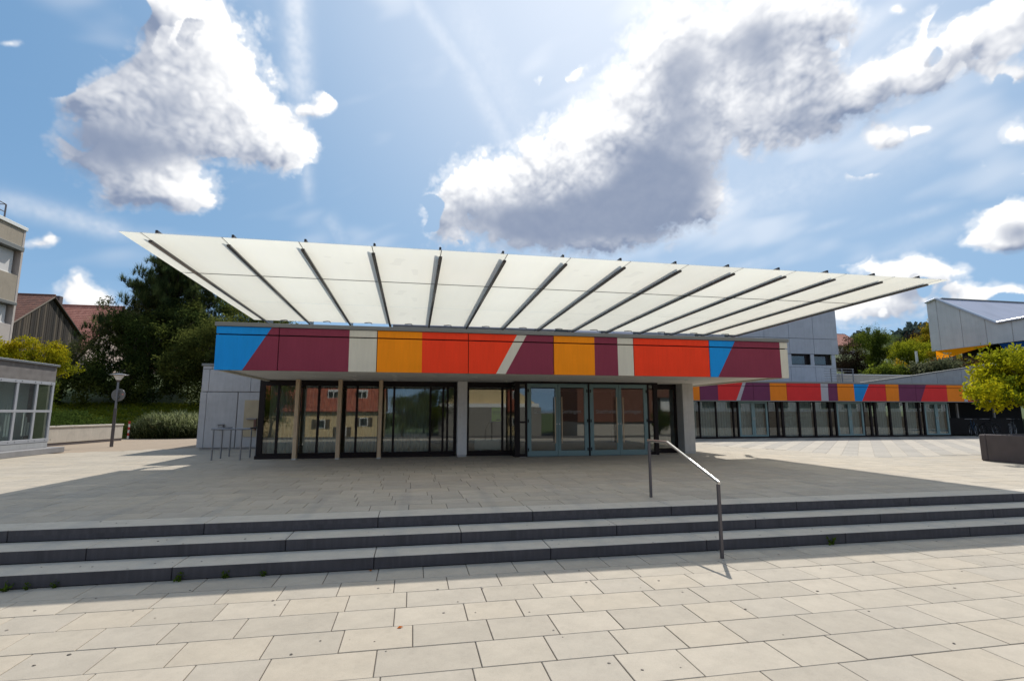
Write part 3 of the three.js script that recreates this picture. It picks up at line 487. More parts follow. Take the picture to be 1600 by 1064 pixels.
// low structures on the hall roof seen through the slot below the canopy
const rf = thing('roof_upstand', 'low grey gravel-coated upstand on the roof behind the canopy ribs', 'roof upstand', [3, 4.2, -22]);
span(rf, 'block', M.gravel, [-0.9, 6.1], [4.22, 5.02], [-23.6, -21.8], 0.01); span(rf, 'lid', M.sheet, [-0.95, 6.15], [5.02, 5.12], [-23.65, -21.75], 0.01);
for (const [x0, x1] of [[7.0, 8.2], [8.9, 10.0]]) span(rf, 'skylight', M.sheet, [x0, x1], [4.22, 5.05], [-22.6, -21.8], 0.02);
span(hall, 'added_shadow_roof', M.gravel, [-5.25, 11.7], [3.92, 4.20], [-26.6, -18.5], 0.01);  // unseen plate, added so the plaza shadow reaches further back
span(hall, 'roof_core', M.conc, [-4.2, 10.0], [3.31, 3.91], [-23.8, -19.2], 0);

// ---------------------------------------------------------------- grey concrete wing left of the hall
const wing = thing('concrete_wing', 'windowless wing of plain grey concrete panels left of the glazed front', 'building', [-6.3, 0, -23]);
const WZ = -21.4;
span(wing, 'core', M.conc, [-7.86, -4.62], [0.0, 3.14], [-27.5, WZ - 0.08], 0);
for (const [x0, x1] of [[-7.95, -7.725], [-7.715, -6.635], [-6.605, -5.52], [-5.50, -4.62]]) span(wing, 'wall_panel', M.conc, [x0, x1], [0.07, 2.15], [WZ - 0.075, WZ], 0.012);
for (const [x0, x1] of [[-7.93, -7.69], [-7.68, -6.2], [-6.19, -4.62]]) span(wing, 'wall_panel', M.conc, [x0, x1], [2.18, 3.015], [WZ - 0.075, WZ], 0.01);
for (const [x0, x1] of [[-7.92, -7.60], [-7.59, -4.62]]) span(wing, 'coping_panel', M.conc, [x0, x1], [3.035, 3.15], [WZ - 0.075, WZ], 0.006);
span(wing, 'roof_cap', M.capMetal, [-7.98, -4.62], [3.152, 3.245], [-27.6, WZ + 0.03], 0.006);
for (let i = 0; i < 3; i++) span(wing, 'side_panel', M.conc, [-7.95, -7.865], [0.07, 3.15], [-27.5 + i * 2.02, -25.5 + i * 2.02], 0.01);
{
  const b = thing('notice_board', 'tan flat board fixed to the grey concrete wing beside the glass', 'notice board', [-5.9, 0.48, WZ + 0.02]);
  span(b, 'panel', mat([0.52, 0.42, 0.27], 0.6, { map: rep(stainT, 0.5) }), [-6.36, -5.45], [0.47, 1.86], [WZ + 0.003, WZ + 0.035], 0.004);
  span(b, 'bracket_top', M.galv, [-6.24, -5.88], [1.13, 1.165], [WZ + 0.036, WZ + 0.16], 0.004); span(b, 'bracket_side', mat([0.14, 0.06, 0.04], 0.6), [-5.96, -5.88], [0.72, 1.128], [WZ + 0.036, WZ + 0.15], 0.004);
  const l = thing('wall_box', 'small grey metal box fixed low on the blank concrete wing', 'wall box', [-7.12, 0.78, WZ]);
  span(l, 'casing', M.galv, [-7.21, -7.03], [0.76, 0.92], [WZ + 0.003, WZ + 0.13], 0.01); span(l, 'lid', M.capMetal, [-7.23, -7.01], [0.921, 0.94], [WZ + 0.003, WZ + 0.15], 0.004); span(l, 'wall_plate', M.conc, [-7.3, -7.211], [0.77, 0.83], [WZ + 0.002, WZ + 0.03], 0.003);
}
{
  const s = thing('bicycle_stand', 'grey tubular bicycle stand before the concrete wing', 'bicycle stand', [-5.3, 0, -17.3]), top = 0.90;
  part(s, 'top_rail', tube([[-5.78, top, -16.58], [-4.72, top, -16.58]], 0.028, 10), M.galv);
  for (const [x, pts] of [[-5.72, [-16.58, -17.3, -18.05]], [-4.95, [-16.58, -17.5, -18.1]]]) {
    part(s, 'side_rail', tube([[x, top, -16.58], [x, top, -18.12]], 0.024, 10), M.galv);
    for (const z of pts) part(s, 'post', tube([[x, 0, z], [x, top, z]], 0.022, 10), M.galv);
  }
  for (const o of s.children) o.position.set(5.3, 0, 17.3);
}

// ---------------------------------------------------------------- long low building on the right with its own painted fascia
const annex = thing('long_building', 'long low glazed building with a purple, red and orange fascia behind the plaza', 'building', [26, 0, -25.5]);
const AZ = -25.5, AF = -24.8;
const fields2 = [['orangeB', 13.2, 13.2], ['purple', 14.87, 14.87], ['redB', 15.94, 15.93], ['greyB', 17.43, 16.99], ['purple', 17.62, 17.23], ['purple', 18.05, 18.05], ['orangeB', 19.07, 19.05], ['redB', 20.10, 20.09], ['greyB', 22.26, 22.24], ['purple', 22.73, 22.70], ['orangeB', 23.33, 23.31], ['blueB', 24.41, 24.41], ['redB', 25.44, 24.88], ['orangeB', 26.53, 26.52], ['purple', 27.42, 27.38], ['purple', 28.59, 28.56], ['redB', 29.34, 28.85], ['orangeB', 30.78, 30.76], ['greyB', 31.98, 31.95], ['redB', 32.24, 32.2], ['blueB', 33.36, 33.35], ['purple', 34.12, 34.1], ['orangeB', 36.0, 36.0], ['redB', 38.2, 38.2], [null, 41.0, 41.0]];
const fas2 = part(annex, 'fascia', null, null, [26, 2.5, AF]);
painted(fas2, fields2, new Set([1, 5, 7, 10, 13, 15, 18, 21]), 2.03, 2.80, 2.825, 2.985, AF - 0.06, 0.06, 'fascia_panel');
span(fas2, 'shadow_gap', M.dark, [13.2, 41], [2.04, 2.98], [AF - 0.075, AF - 0.062], 0);
span(fas2, 'metal_cap', M.capMetal, [13.15, 41.05], [2.99, 3.075], [AF - 0.5, AF + 0.02], 0.006);
span(fas2, 'drip_edge', M.capMetal, [13.15, 41.05], [1.985, 2.027], [AF - 0.2, AF + 0.012], 0.004);
span(annex, 'roof', M.gravel, [13.2, 62], [2.06, 3.0], [-44, AF - 0.08], 0);
span(annex, 'soffit', M.frame, [13.2, 41], [1.99, 2.05], [-28.4, AF - 0.21], 0);
span(annex, 'wall', M.columnGrey, [12.9, 13.18], [0, 3.0], [-44, AF - 0.05], 0);
span(annex, 'plinth', M.frame, [13.2, 31.55], [0, 0.09], [AZ - 0.05, AZ + 0.07], 0.004);
span(annex, 'inner_floor', M.roomFloor, [13.2, 31.5], [-0.03, 0.03], [-31, AZ - 0.06], 0);
span(annex, 'inner_wall', M.roomWall, [13.2, 31.5], [0.03, 1.99], [-31.2, -31.0], 0);
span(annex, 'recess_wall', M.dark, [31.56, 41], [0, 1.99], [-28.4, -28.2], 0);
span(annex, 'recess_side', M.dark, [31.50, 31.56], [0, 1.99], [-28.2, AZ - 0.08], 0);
span(annex, 'recess_panel', M.frame, [32.3, 38.5], [0, 1.05], [-27.2, -27.1], 0.004);
for (const x of [33.6, 34.3, 37.2]) span(annex, 'recess_post', M.columnGrey, [x - 0.05, x + 0.05], [1.05, 1.98], [-27.2, -27.1], 0.004);
for (const [x, w] of [[13.6, 0.06], [14.55, 0.06], [15.20, 0.06], [16.18, 0.06], [17.21, 0.06], [17.50, 0.07], [19.34, 0.07], [19.95, 0.12], [20.27, 0.13], [21.30, 0.10], [22.33, 0.10], [23.33, 0.11], [23.70, 0.09], [25.56, 0.09], [26.05, 0.12], [26.36, 0.13], [27.37, 0.10], [28.43, 0.10], [29.42, 0.10], [29.74, 0.09], [31.52, 0.07]]) span(annex, 'mullion', M.frame, [x - w / 2, x + w / 2], [0.092, 1.988], [AZ - 0.06, AZ + 0.06], 0.004);
{ const xs = [13.6, 14.55, 15.20, 16.18, 17.21, 17.50], g = [[13.6, 14.55], [14.55, 15.2], [15.2, 16.18], [16.18, 17.21], [17.21, 17.5], [19.34, 19.95], [19.95, 20.27], [20.27, 21.3], [21.3, 22.33], [22.33, 23.33], [23.33, 23.70], [25.56, 26.05], [26.05, 26.36], [26.36, 27.37], [27.37, 28.43], [28.43, 29.42], [29.42, 29.74]];
  for (const [a, b] of g) span(annex, 'window_pane', M.glassFar, [a + 0.03, b - 0.03], [0.10, 1.985], [AZ - 0.008, AZ + 0.008], 0); }
for (const [a, b] of [[17.54, 19.30], [23.75, 25.51], [29.79, 31.48]]) for (const k of [0, 1]) {
  const x0 = k ? (a + b) / 2 + 0.004 : a, x1 = k ? b : (a + b) / 2 - 0.004, d = part(annex, 'terrace_door', null, null, [(x0 + x1) / 2, 0, AZ]), w = 0.10, y0 = 0.02, y1 = 1.985, cx = (x0 + x1) / 2;
  part(d, 'door_frame', mergeGeometries([boxAt(w, y1 - y0, 0.07, x0 + w / 2 - cx, (y0 + y1) / 2, 0, 0.004), boxAt(w, y1 - y0, 0.07, x1 - w / 2 - cx, (y0 + y1) / 2, 0, 0.004), boxAt(x1 - x0 - 2 * w, 0.11, 0.066, 0, y1 - 0.055, 0, 0.004), boxAt(x1 - x0 - 2 * w, 0.15, 0.066, 0, y0 + 0.075, 0, 0.004)]), M.teal, [cx, 0, AZ + 0.03]);
  span(d, 'door_pane', M.glassFar, [x0 + w, x1 - w], [y0 + 0.15, y1 - 0.11], [AZ + 0.02, AZ + 0.032], 0);
  part(d, 'handle', tube([[0, 0.98, 0.09], [0, 1.16, 0.09]], 0.012, 8), M.steel, [k ? x0 + 0.05 : x1 - 0.05, 0, AZ]);
}
[[13.7, 15.1, 'left of the first teal doors, farther'], [15.3, 17.15, 'left of the first teal doors, nearer'], [20.4, 21.25, 'first of three between the left and middle teal doors'], [21.38, 22.26, 'second of three between the left and middle teal doors'], [22.40, 23.25, 'third of three between the left and middle teal doors'], [26.5, 27.3, 'first of three between the middle and right teal doors'], [27.47, 28.34, 'second of three between the middle and right teal doors'], [28.52, 29.34, 'third of three between the middle and right teal doors'], [17.62, 19.22, 'behind the left pair of teal doors'], [23.83, 25.43, 'behind the middle pair of teal doors'], [29.87, 31.40, 'behind the right pair of teal doors']].forEach(([a, b, s], i) => drape('pale curtain in the long building, ' + s, a, b, AZ - 0.16, 0.06, 1.94, 0.16, M.sheer, 20 + i));

// panel-clad block standing on it
const block = thing('panel_block', 'tall blank block of blue-grey cladding panels with two strip windows', 'building', [21, 3, -36]);
const BZ = -32.5;
span(block, 'core', M.frame, [10.6, 30.6], [2.8, 9.0], [-42, BZ - 0.4], 0);
span(block, 'side_panel', M.panelGrey, [30.62, 30.9], [5.64, 9.05], [-42, BZ - 0.095], 0.006);
for (let i = 0; i < 10; i++) {
  const x1 = 30.93 - 2.045 * i - (i ? 0.012 : 0), x0 = 30.93 - 2.045 * (i + 1) + 0.012;
  span(block, 'cladding_panel', M.panelGrey, [x0, x1], [5.64, 6.76], [BZ - 0.09, BZ + 0.02], 0.006);
  span(block, 'cladding_panel', M.panelGrey, [x0, x1], [6.785, 9.05], [BZ - 0.09, BZ + 0.02], 0.006);
  span(block, 'cladding_panel', M.panelGrey2, [x0, Math.min(x1, 30.66)], [3.10, 4.66], [BZ - 0.09, BZ - 0.03], 0.006);
  if (i < 1 || i > 3) span(block, 'cladding_panel', M.panelGrey2, [x0 + (i === 0 ? 1.46 : 0), Math.min(x1, 30.66)], [4.672, 5.62], [BZ - 0.09, BZ - 0.03], 0.006);
}
for (const [x0, x1] of [[26.95, 28.55], [28.85, 30.34], [25.1, 26.65]]) {
  const w = part(block, 'strip_window', null, null, [(x0 + x1) / 2, 5.2, BZ]);
  span(w, 'sill', M.panelGrey2, [x0 - 0.15, x1 + 0.15], [4.672, 4.83], [BZ - 0.09, BZ - 0.02], 0.006); span(w, 'reveal', M.frame, [x0, x1], [4.831, 5.62], [BZ - 0.35, BZ - 0.33], 0);
  span(w, 'pane', M.glassFar, [x0 + 0.04, x1 - 0.34], [4.90, 5.50], [BZ - 0.24, BZ - 0.225], 0); span(w, 'frame_head', M.frame, [x0, x1], [5.50, 5.62], [BZ - 0.25, BZ - 0.2], 0); span(w, 'frame_side', M.frame, [x1 - 0.34, x1 - 0.2], [4.84, 5.5], [BZ - 0.25, BZ - 0.2], 0);
  for (const x of [x0 - 0.15, x1 + 0.001]) span(w, 'pier', M.panelGrey2, [x, x + 0.149], [4.831, 5.62], [BZ - 0.09, BZ - 0.025], 0.004);
}
span(block, 'roof_edge', M.sheet, [10.5, 30.98], [9.055, 9.16], [-42, BZ + 0.06], 0.01);

// railing, ramp wall and terrace on its roof
{
  const r = thing('roof_railing', 'pale horizontal bar railing on the low roof beside the grey block', 'railing', [26.4, 3.08, -27.6]);
  for (const x of [25.6, 26.4, 27.2]) span(r, 'post', M.galv, [x - 0.025, x + 0.025], [3.0, 4.12], [-27.63, -27.58], 0.004);
  for (let i = 0; i < 6; i++) part(r, 'bar', tube([[25.1, 0, 0], [27.25, 0, 0]], 0.016, 6), M.galv, [0, 3.32 + i * 0.155, -27.57]);
  const w = thing('ramp_wall', 'grey panelled ramp wall rising to the right along the low roof', 'wall', [33, 3.0, -27.2]), top = (x) => 3.15 + Math.max(0, x - 27.1) * 0.118 + Math.max(0, x - 29.6) * 0.02;
  for (let i = 0; i < 8; i++) { const x0 = 27.15 + i * 1.95, x1 = x0 + 1.93; part(w, 'wall_panel', slabShape([[x0, 3.0], [x1, 3.0], [x1, top(x1)], [x0, top(x0)]], 0.09, 0.006), M.concWall, [0, 0, -27.2]); }
  for (let i = 0; i < 4; i++) { const x0 = 27.15 + i * 3.9, x1 = x0 + 3.89; part(w, 'coping', slabShape([[x0, top(x0) + 0.004], [x1, top(x1) + 0.004], [x1, top(x1) + 0.075], [x0, top(x0) + 0.075]], 0.2, 0.006), M.capMetal, [0, 0, -27.27]); }
  const k = thing('kerb_wall', 'low pale wall with planting behind it at the foot of the ramp', 'wall', [28.3, 3.0, -28.4]);
  span(k, 'face', M.concWarm, [26.9, 32.5], [3.0, 3.78], [-28.6, -28.3], 0.012); span(k, 'coping', M.column, [26.86, 32.54], [3.782, 3.84], [-28.63, -28.27], 0.006);
}
structure('roof_terrace', flat([[31.3, -28.7], [60, -28.7], [60, -42], [31.3, -42]], 2.98, 3.7), M.land);

// grey upper building with a folded metal roof on the far right
{
  const b = thing('folded_roof_building', 'pale grey overhanging upper building with a folded metal roof', 'building', [44, 6.4, -30]), X = 42;
  const prof = [[-34.70, 10.45], [-33.80, 10.62], [-29.62, 7.90], [-21.5, 8.15]], yAt = (z) => { for (let i = 0; i < prof.length - 1; i++) if (z >= prof[i][0] && z <= prof[i + 1][0]) return mix(prof[i][1], prof[i + 1][1], (z - prof[i][0]) / (prof[i + 1][0] - prof[i][0])); return prof[0][1]; };
  const body = slabShape([[34.62, 6.42], [34.62, 10.3], ...prof.slice(1).map(([z, y]) => [-z, y - 0.15]), [21.5, 6.42]], 14, 0); body.rotateY(Math.PI / 2); part(b, 'body', body, M.frame, [X + 0.12, 0, 0]);
  const cuts = [-34.70, -33.9, -32.15, -30.45, -28.75, -27.05, -25.35, -23.6, -21.5];
  for (let i = 0; i < cuts.length - 1; i++) {
    const a = cuts[i] + 0.014, e = cuts[i + 1] - 0.014, inner = prof.filter(([z]) => z > a && z < e), pts = [[-a, 6.40], [-a, yAt(a) - 0.03], ...inner.map(([z, y]) => [-z, y - 0.03]), [-e, yAt(e) - 0.03], [-e, 6.40]];
    const g = slabShape(pts, 0.1, 0.006); g.rotateY(Math.PI / 2); part(b, 'cladding_panel', g, M.wall42 ?? (M.wall42 = mat([0.64, 0.62, 0.60], 0.5, { map: rep(weatherT, 0.16) })), [X, 0, 0]);
  }
  for (let i = 0; i < prof.length - 1; i++) {
    const [za, ya] = prof[i], [zb, yb] = prof[i + 1], L = Math.hypot(zb - za, yb - ya), g = box(15, 0.05, L - 0.01, 0.004, 0, i), o = part(b, 'roof_plane', g, M.sheet, [X + 7.3, (ya + yb) / 2, (za + zb) / 2]); o.rotation.x = -Math.atan2(yb - ya, zb - za);
    const e = part(b, 'roof_edge', box(0.22, 0.17, L, 0.03), M.edgeMetal ?? (M.edgeMetal = mat([0.62, 0.62, 0.64], 0.35, { metalness: 0.6 })), [X - 0.06, (ya + yb) / 2 + 0.02, (za + zb) / 2]); e.rotation.x = -Math.atan2(yb - ya, zb - za);
  }
  span(b, 'ridge', M.capMetal, [X + 0.4, X + 15], [10.62, 10.72], [-33.9, -33.7], 0.01);
  span(b, 'lower_wall', M.frame, [X + 2.4, X + 13], [3.0, 6.38], [-34.2, -22], 0); for (const z of [-33.6, -29.3, -25]) span(b, 'pillar', M.column, [X + 0.5, X + 0.8], [3.0, 6.4], [z - 0.15, z + 0.15], 0.01);
  for (const z of [-32.5, -31, -28, -26.4]) span(b, 'lower_window', M.glassFar, [X + 2.36, X + 2.385], [4.0, 6.1], [z - 0.55, z + 0.55], 0);
  const sail = (name, label, c, pts) => {                          // cloth stretched between three points, sagging a little
    const o = thing(name, label, 'shade sail', pts[0]), n = 10, P = [], I = [], v = pts.map((p) => new THREE.Vector3(...p)), id = {}; let q = 0;
    for (const s of [0, 1]) for (let i = 0; i <= n; i++) for (let j = 0; j <= n - i; j++) { const a = i / n, e = j / n, k = 1 - a - e, p = v[0].clone().multiplyScalar(k).addScaledVector(v[1], a).addScaledVector(v[2], e); p.y -= 3.2 * a * e * k + s * 0.012; P.push(p.x - pts[0][0], p.y - pts[0][1], p.z - pts[0][2]); id[s + '_' + i + '_' + j] = q++; }
    for (const s of [0, 1]) for (let i = 0; i < n; i++) for (let j = 0; j < n - i; j++) { const k = (a, e) => id[s + '_' + a + '_' + e]; I.push(k(i, j), k(i + 1, j), k(i, j + 1)); if (j < n - i - 1) I.push(k(i + 1, j), k(i + 1, j + 1), k(i, j + 1)); }
    const g = new THREE.BufferGeometry(); g.setAttribute('position', new THREE.Float32BufferAttribute(P, 3)); g.setIndex(I); g.computeVertexNormals();
    part(o, 'cloth', g, c, pts[0]); for (const p of pts) part(o, 'eyelet', new THREE.TorusGeometry(0.05, 0.014, 6, 12), M.galv, p);
  };
  sail('shade_sail', 'orange cloth sail stretched below the grey overhanging building', new THREE.MeshPhysicalMaterial({ color: new THREE.Color().setRGB(0.92, 0.36, 0.008), roughness: 0.9, specularIntensity: 0, transmission: 0.45, thickness: 0, side: THREE.DoubleSide }), [[41.8, 6.38, -34.2], [41.8, 6.36, -30.0], [39.6, 5.35, -32.4]]);
  sail('shade_sail', 'dark blue cloth sail right of the orange one under the overhang', new THREE.MeshPhysicalMaterial({ color: new THREE.Color().setRGB(0.012, 0.05, 0.14), roughness: 0.9, specularIntensity: 0, transmission: 0.2, thickness: 0, side: THREE.DoubleSide }), [[41.6, 6.3, -29.4], [41.6, 6.3, -25.0], [39.4, 5.3, -27.4]]);
  const p = thing('terrace_post', 'slim pale post standing among the shrubs below the overhang', 'post', [40.2, 4, -34.5]); part(p, 'pole', tube([[40.2, 3.4, -34.5], [40.2, 6.3, -34.5]], 0.09, 10), M.column).position.set(-40.2, -4, 34.5); part(p, 'cap', new THREE.CylinderGeometry(0.1, 0.1, 0.05, 12), M.column, [40.2, 6.32, -34.5]);
}

// planter block on the right with its little tree, bicycles in the recess
{
  const p = thing('planter', 'broad planter block of dark stained concrete under the small tree on the right', 'planter', [19, 0, -9.3]), x0 = 16.28, x1 = 22.2, z0 = -12.38, z1 = -6.2, w = 0.2;
  span(p, 'side_wall', M.concDark, [x0, x0 + w], [0.0, 0.755], [z0 + w + 0.004, z1 - w - 0.004], 0.018); span(p, 'side_wall', M.concDark, [x1 - w, x1], [0.0, 0.755], [z0 + w + 0.004, z1 - w - 0.004], 0.018);
  span(p, 'end_wall', M.concDark, [x0, x1], [0.0, 0.756], [z0, z0 + w], 0.03); span(p, 'end_wall', M.concDark, [x0, x1], [0.0, 0.756], [z1 - w, z1], 0.03);
  span(p, 'soil', mat([0.05, 0.035, 0.022], 1), [x0 + w + 0.002, x1 - w - 0.002], [0, 0.66], [z0 + w + 0.002, z1 - w - 0.002], 0);
}
function bicycle(label, x, z, turn, fc) {
  const b = thing('bicycle', label, 'bicycle', [x, 0, z], undefined), k = M.dark, fm = fc;
  b.rotation.y = turn; world.set(b, new THREE.Vector3());
  for (const s of [-0.52, 0.52]) { const w = part(b, 'wheel', new THREE.TorusGeometry(0.325, 0.02, 8, 32), k, [s, 0.345, 0]); part(w, 'rim', new THREE.TorusGeometry(0.30, 0.009, 6, 32), M.steel, [s, 0.345, 0]); const sp = []; for (let i = 0; i < 10; i++) { const a = i * Math.PI / 5; sp.push(tube([[0, 0, 0], [0.3 * Math.cos(a), 0.3 * Math.sin(a), 0]], 0.003, 4)); } part(w, 'spokes', mergeGeometries(sp), M.steel, [s, 0.345, 0]); }
  part(b, 'frame', mergeGeometries([tube([[-0.52, 0.345, 0], [-0.08, 0.30, 0], [0.38, 0.78, 0], [-0.18, 0.80, 0], [-0.52, 0.345, 0]], 0.017, 7), tube([[-0.08, 0.30, 0], [-0.20, 0.92, 0]], 0.016, 7), tube([[0.52, 0.345, 0], [0.36, 0.95, 0]], 0.016, 7)]), fm);
  part(b, 'saddle', box(0.26, 0.06, 0.14, 0.025), k, [-0.21, 0.94, 0]); part(b, 'handlebar', tube([[0.30, 1.0, -0.28], [0.40, 1.0, -0.1], [0.40, 1.0, 0.1], [0.30, 1.0, 0.28]], 0.013, 7), M.steel); part(b, 'mudguard', new THREE.TorusGeometry(0.37, 0.02, 6, 16, 2.2), M.galv, [-0.52, 0.345, 0]);
}
bicycle('blue bicycle with pale rims parked before the dark recess by the planter block', 33.0, -25.3, 0.9, mat([0.02, 0.06, 0.12], 0.4));
bicycle('dark bicycle turned half away in the dark recess, second from the glazing', 34.6, -25.6, 1.25, mat([0.03, 0.03, 0.035], 0.4));
bicycle('dark bicycle farthest along the recess behind the planter block', 36.2, -25.5, 0.4, mat([0.05, 0.05, 0.055], 0.4));

// handrail over the steps
{
  const h = thing('handrail', 'stainless handrail on two dark posts running down the steps', 'handrail', [3.85, -0.42, -7.1]);
  span(h, 'post', M.postDark, [3.866, 3.904], [0.0, 0.895], [-8.125, -8.085], 0.004); span(h, 'post', M.postDark, [3.818, 3.854], [-0.42, 0.475], [-6.10, -6.06], 0.004);
  const t = part(h, 'top_rail', tube([[3.885, 0.915, -8.14], [3.87, 0.925, -7.44], [3.835, 0.495, -6.05]], 0.021, 14), M.steel); t.position.set(-3.85, 0.42, 7.1);
}

// ---------------------------------------------------------------- left side: pavilion, flats, barn, houses
{
  const b = thing('window_pavilion', 'low grey pavilion with a grid of square windows at the left edge', 'building', [-14, 0, -18.5]), X = -12.52, zA = -20.92, zB = -15.2;
  span(b, 'step_ledge', M.ledge ?? (M.ledge = mat([0.25, 0.245, 0.25], 0.8, { map: rep(weatherT, 0.5) })), [-12.75, -12.10], [0.0, 0.19], [-21.15, zB], 0.012); span(b, 'plinth', M.concWall, [-12.9, X + 0.02], [0.191, 0.385], [zA + 0.02, zB], 0.01);
  span(b, 'parapet', M.pebble, [-18, X + 0.02], [2.44, 2.985], [zA, zB], 0.006); span(b, 'roof_cap', M.galv, [-18, X + 0.09], [2.987, 3.055], [zA - 0.05, zB], 0.006);
  span(b, 'end_wall', M.pebble, [-18, X - 0.12], [0.191, 2.439], [zA, zA + 0.1], 0); span(b, 'inner_floor', M.roomFloor, [-17.9, X - 0.1], [0.2, 0.38], [zA + 0.11, zB], 0); span(b, 'inner_wall', mat([0.62, 0.66, 0.60], 0.9), [-13.3, -13.2], [0.385, 2.43], [zA + 0.11, zB], 0);
  const fr = mat([0.31, 0.32, 0.345], 0.5), zs = [zA + 0.06, -20.08, -19.20, -18.32, -17.44, -16.56, -15.6];
  const w = part(b, 'window_grid', null, null, [X, 1.4, -18.3]);
  span(w, 'head_frame', fr, [X - 0.05, X + 0.025], [2.335, 2.438], [zA, zB], 0.004); span(w, 'sill_frame', fr, [X - 0.05, X + 0.03], [0.386, 0.50], [zA, zB], 0.004);
  zs.forEach((z, i) => { for (const [ya, yb] of [[0.501, 1.385], [1.465, 2.334]]) span(w, 'upright', fr, [X - 0.05, X + 0.02], [ya, yb], [z - 0.05, z + 0.05], 0.004); });
  span(w, 'transom', fr, [X - 0.05, X + 0.022], [1.386, 1.464], [zA, zB], 0.004);
  for (let i = 0; i < zs.length - 1; i++) for (const [ya, yb] of [[0.501, 1.385], [1.465, 2.334]]) span(w, 'window_pane', M.glassFar, [X - 0.03, X - 0.018], [ya, yb], [zs[i] + 0.051, zs[i + 1] - 0.051], 0);
  for (const z of zs) for (const y of [0.44, 2.39]) for (const s of [-0.14, 0.14]) part(w, 'bolt', new THREE.CylinderGeometry(0.014, 0.014, 0.014, 8).rotateZ(Math.PI / 2), M.dark, [X + 0.028, y, z + s]);
  for (let i = 0; i < zs.length - 1; i++) for (let k = 0; k < 3; k++) span(b, 'blind_slat', M.lace, [X - 0.42, X - 0.40], [0.6, 1.05 + k * 0.18 + (i % 2) * 0.3], [zs[i] + 0.28 + k * 0.13, zs[i] + 0.36 + k * 0.13], 0);
}
{
  const X = -22, b = thing('flats', 'beige four storey flats with strip windows rising behind the pavilion', 'building', [-26, 0, -29]), z0 = -32.66, z1 = -22, beige = mat([0.36, 0.305, 0.235], 0.9, { map: rep(weatherT, 0.3) }), pale = mat([0.56, 0.49, 0.44], 0.85, { map: rep(stainT, 0.3) });
  span(b, 'core', beige, [-33, X - 0.6], [0, 11.7], [z0 + 0.02, z1], 0);
  for (const [ya, yb, m] of [[10.62, 11.62, beige], [7.45, 8.98, beige], [4.9, 6.2, pale], [1.6, 3.3, beige]]) span(b, 'wall_band', m, [X - 0.6, X], [ya, yb], [z0, z1], 0.01);
  span(b, 'corner_strip', pale, [X - 0.6, X + 0.012], [0, 11.62], [z0 - 0.16, z0 - 0.004], 0.006); span(b, 'roof_edge', M.white, [-33, X + 0.08], [11.63, 11.83], [z0 - 0.2, z1], 0.012);
  for (const [ya, yb] of [[10.36, 10.61], [7.27, 7.44]]) span(b, 'ledge', M.capMetal, [X - 0.5, X + 0.16], [ya, yb], [z0 + 0.004, z1], 0.01);
  for (const [ya, yb] of [[9.0, 10.34], [6.22, 7.25], [3.32, 4.88]]) for (let k = 0; k < 5; k++) {
    const a = z0 + 0.18 + k * 2.1, w = part(b, 'window', null, null, [X - 0.2, (ya + yb) / 2, a + 1]);
    span(w, 'frame', M.white, [X - 0.28, X - 0.2], [ya, ya + 0.1], [a, a + 2.05], 0); span(w, 'frame', M.frame, [X - 0.28, X - 0.18], [ya + 0.1, yb], [a + 1.98, a + 2.05], 0); span(w, 'shade', mat([0.60, 0.58, 0.56], 0.8), [X - 0.235, X - 0.215], [ya + (k === 0 ? 0.1 : 0.4), yb], [a + 0.02, a + 1.96], 0); span(w, 'pane', M.glassFar, [X - 0.26, X - 0.25], [ya + 0.1, yb], [a, a + 1.97], 0);
  }
  const r = thing('roof_railing', 'thin dark railing on the roof edge of the beige flats', 'railing', [-22.3, 11.83, -31.4]);
  for (const z of [-31.7, -30.1, -28.5, -26.9]) span(r, 'post', M.postDark, [-22.4, -22.34], [11.83, 12.75], [z - 0.03, z + 0.03], 0.003);
  for (const y of [12.30, 12.74]) span(r, 'bar', M.postDark, [-22.39, -22.35], [y, y + 0.04], [-31.7, -24], 0.003);
  span(r, 'end_bar', M.postDark, [-24.5, -22.4], [12.74, 12.78], [-31.72, -31.68], 0.003);
}
M.roofTile = [[0.17, 0.07, 0.045], [0.20, 0.085, 0.055], [0.145, 0.062, 0.042]].map((c) => mat(c, 0.85, { map: rep(tileT, 2) }));
M.roofRed = [[0.42, 0.165, 0.115], [0.46, 0.19, 0.135], [0.38, 0.145, 0.10]].map((c) => mat(c, 0.85, { map: rep(tileT, 2) }));
function tiledPlane(parent, x0, x1, a, b, mats, tw, th, seed, few) {   // roof between eave a=[y,z] and ridge b=[y,z]: rows of tiles, nearest 300 single
  const r = rng(seed), L = Math.hypot(b[0] - a[0], b[1] - a[1]), rows = Math.floor(L / th), n = Math.floor((x1 - x0) / tw), ang = Math.atan2(b[0] - a[0], b[1] - a[1]);
  const plane = part(parent, 'roof_slope', box(x1 - x0, 0.06, L, 0, 0, 0), mats[2], [(x0 + x1) / 2, (a[0] + b[0]) / 2 - 0.05, (a[1] + b[1]) / 2]); plane.rotation.x = -ang;
  const g = box(tw - 0.015, 0.035, th + 0.04, 0.012), im = few ? null : new THREE.InstancedMesh(g, mat([1, 1, 1], 0.85), rows * n), m4 = new THREE.Matrix4(), q = new THREE.Quaternion().setFromAxisAngle(new THREE.Vector3(1, 0, 0), -ang - 0.06), pw = world.get(parent); let k = 0;
  for (let j = 0; j < rows; j++) for (let i = 0; i < n; i++) { const s = (j + 0.5) / rows, p = new THREE.Vector3(x0 + (i + 0.5) * ((x1 - x0) / n), mix(a[0], b[0], s) + 0.012, mix(a[1], b[1], s)).sub(pw); im.setMatrixAt(k, m4.compose(p, q, new THREE.Vector3(1, 1, 1))); im.setColorAt(k++, mats[Math.floor(r() * 3)].color); }
  im.name = 'roof_tiles'; im.userData.kind = 'stuff'; parent.add(im);
}
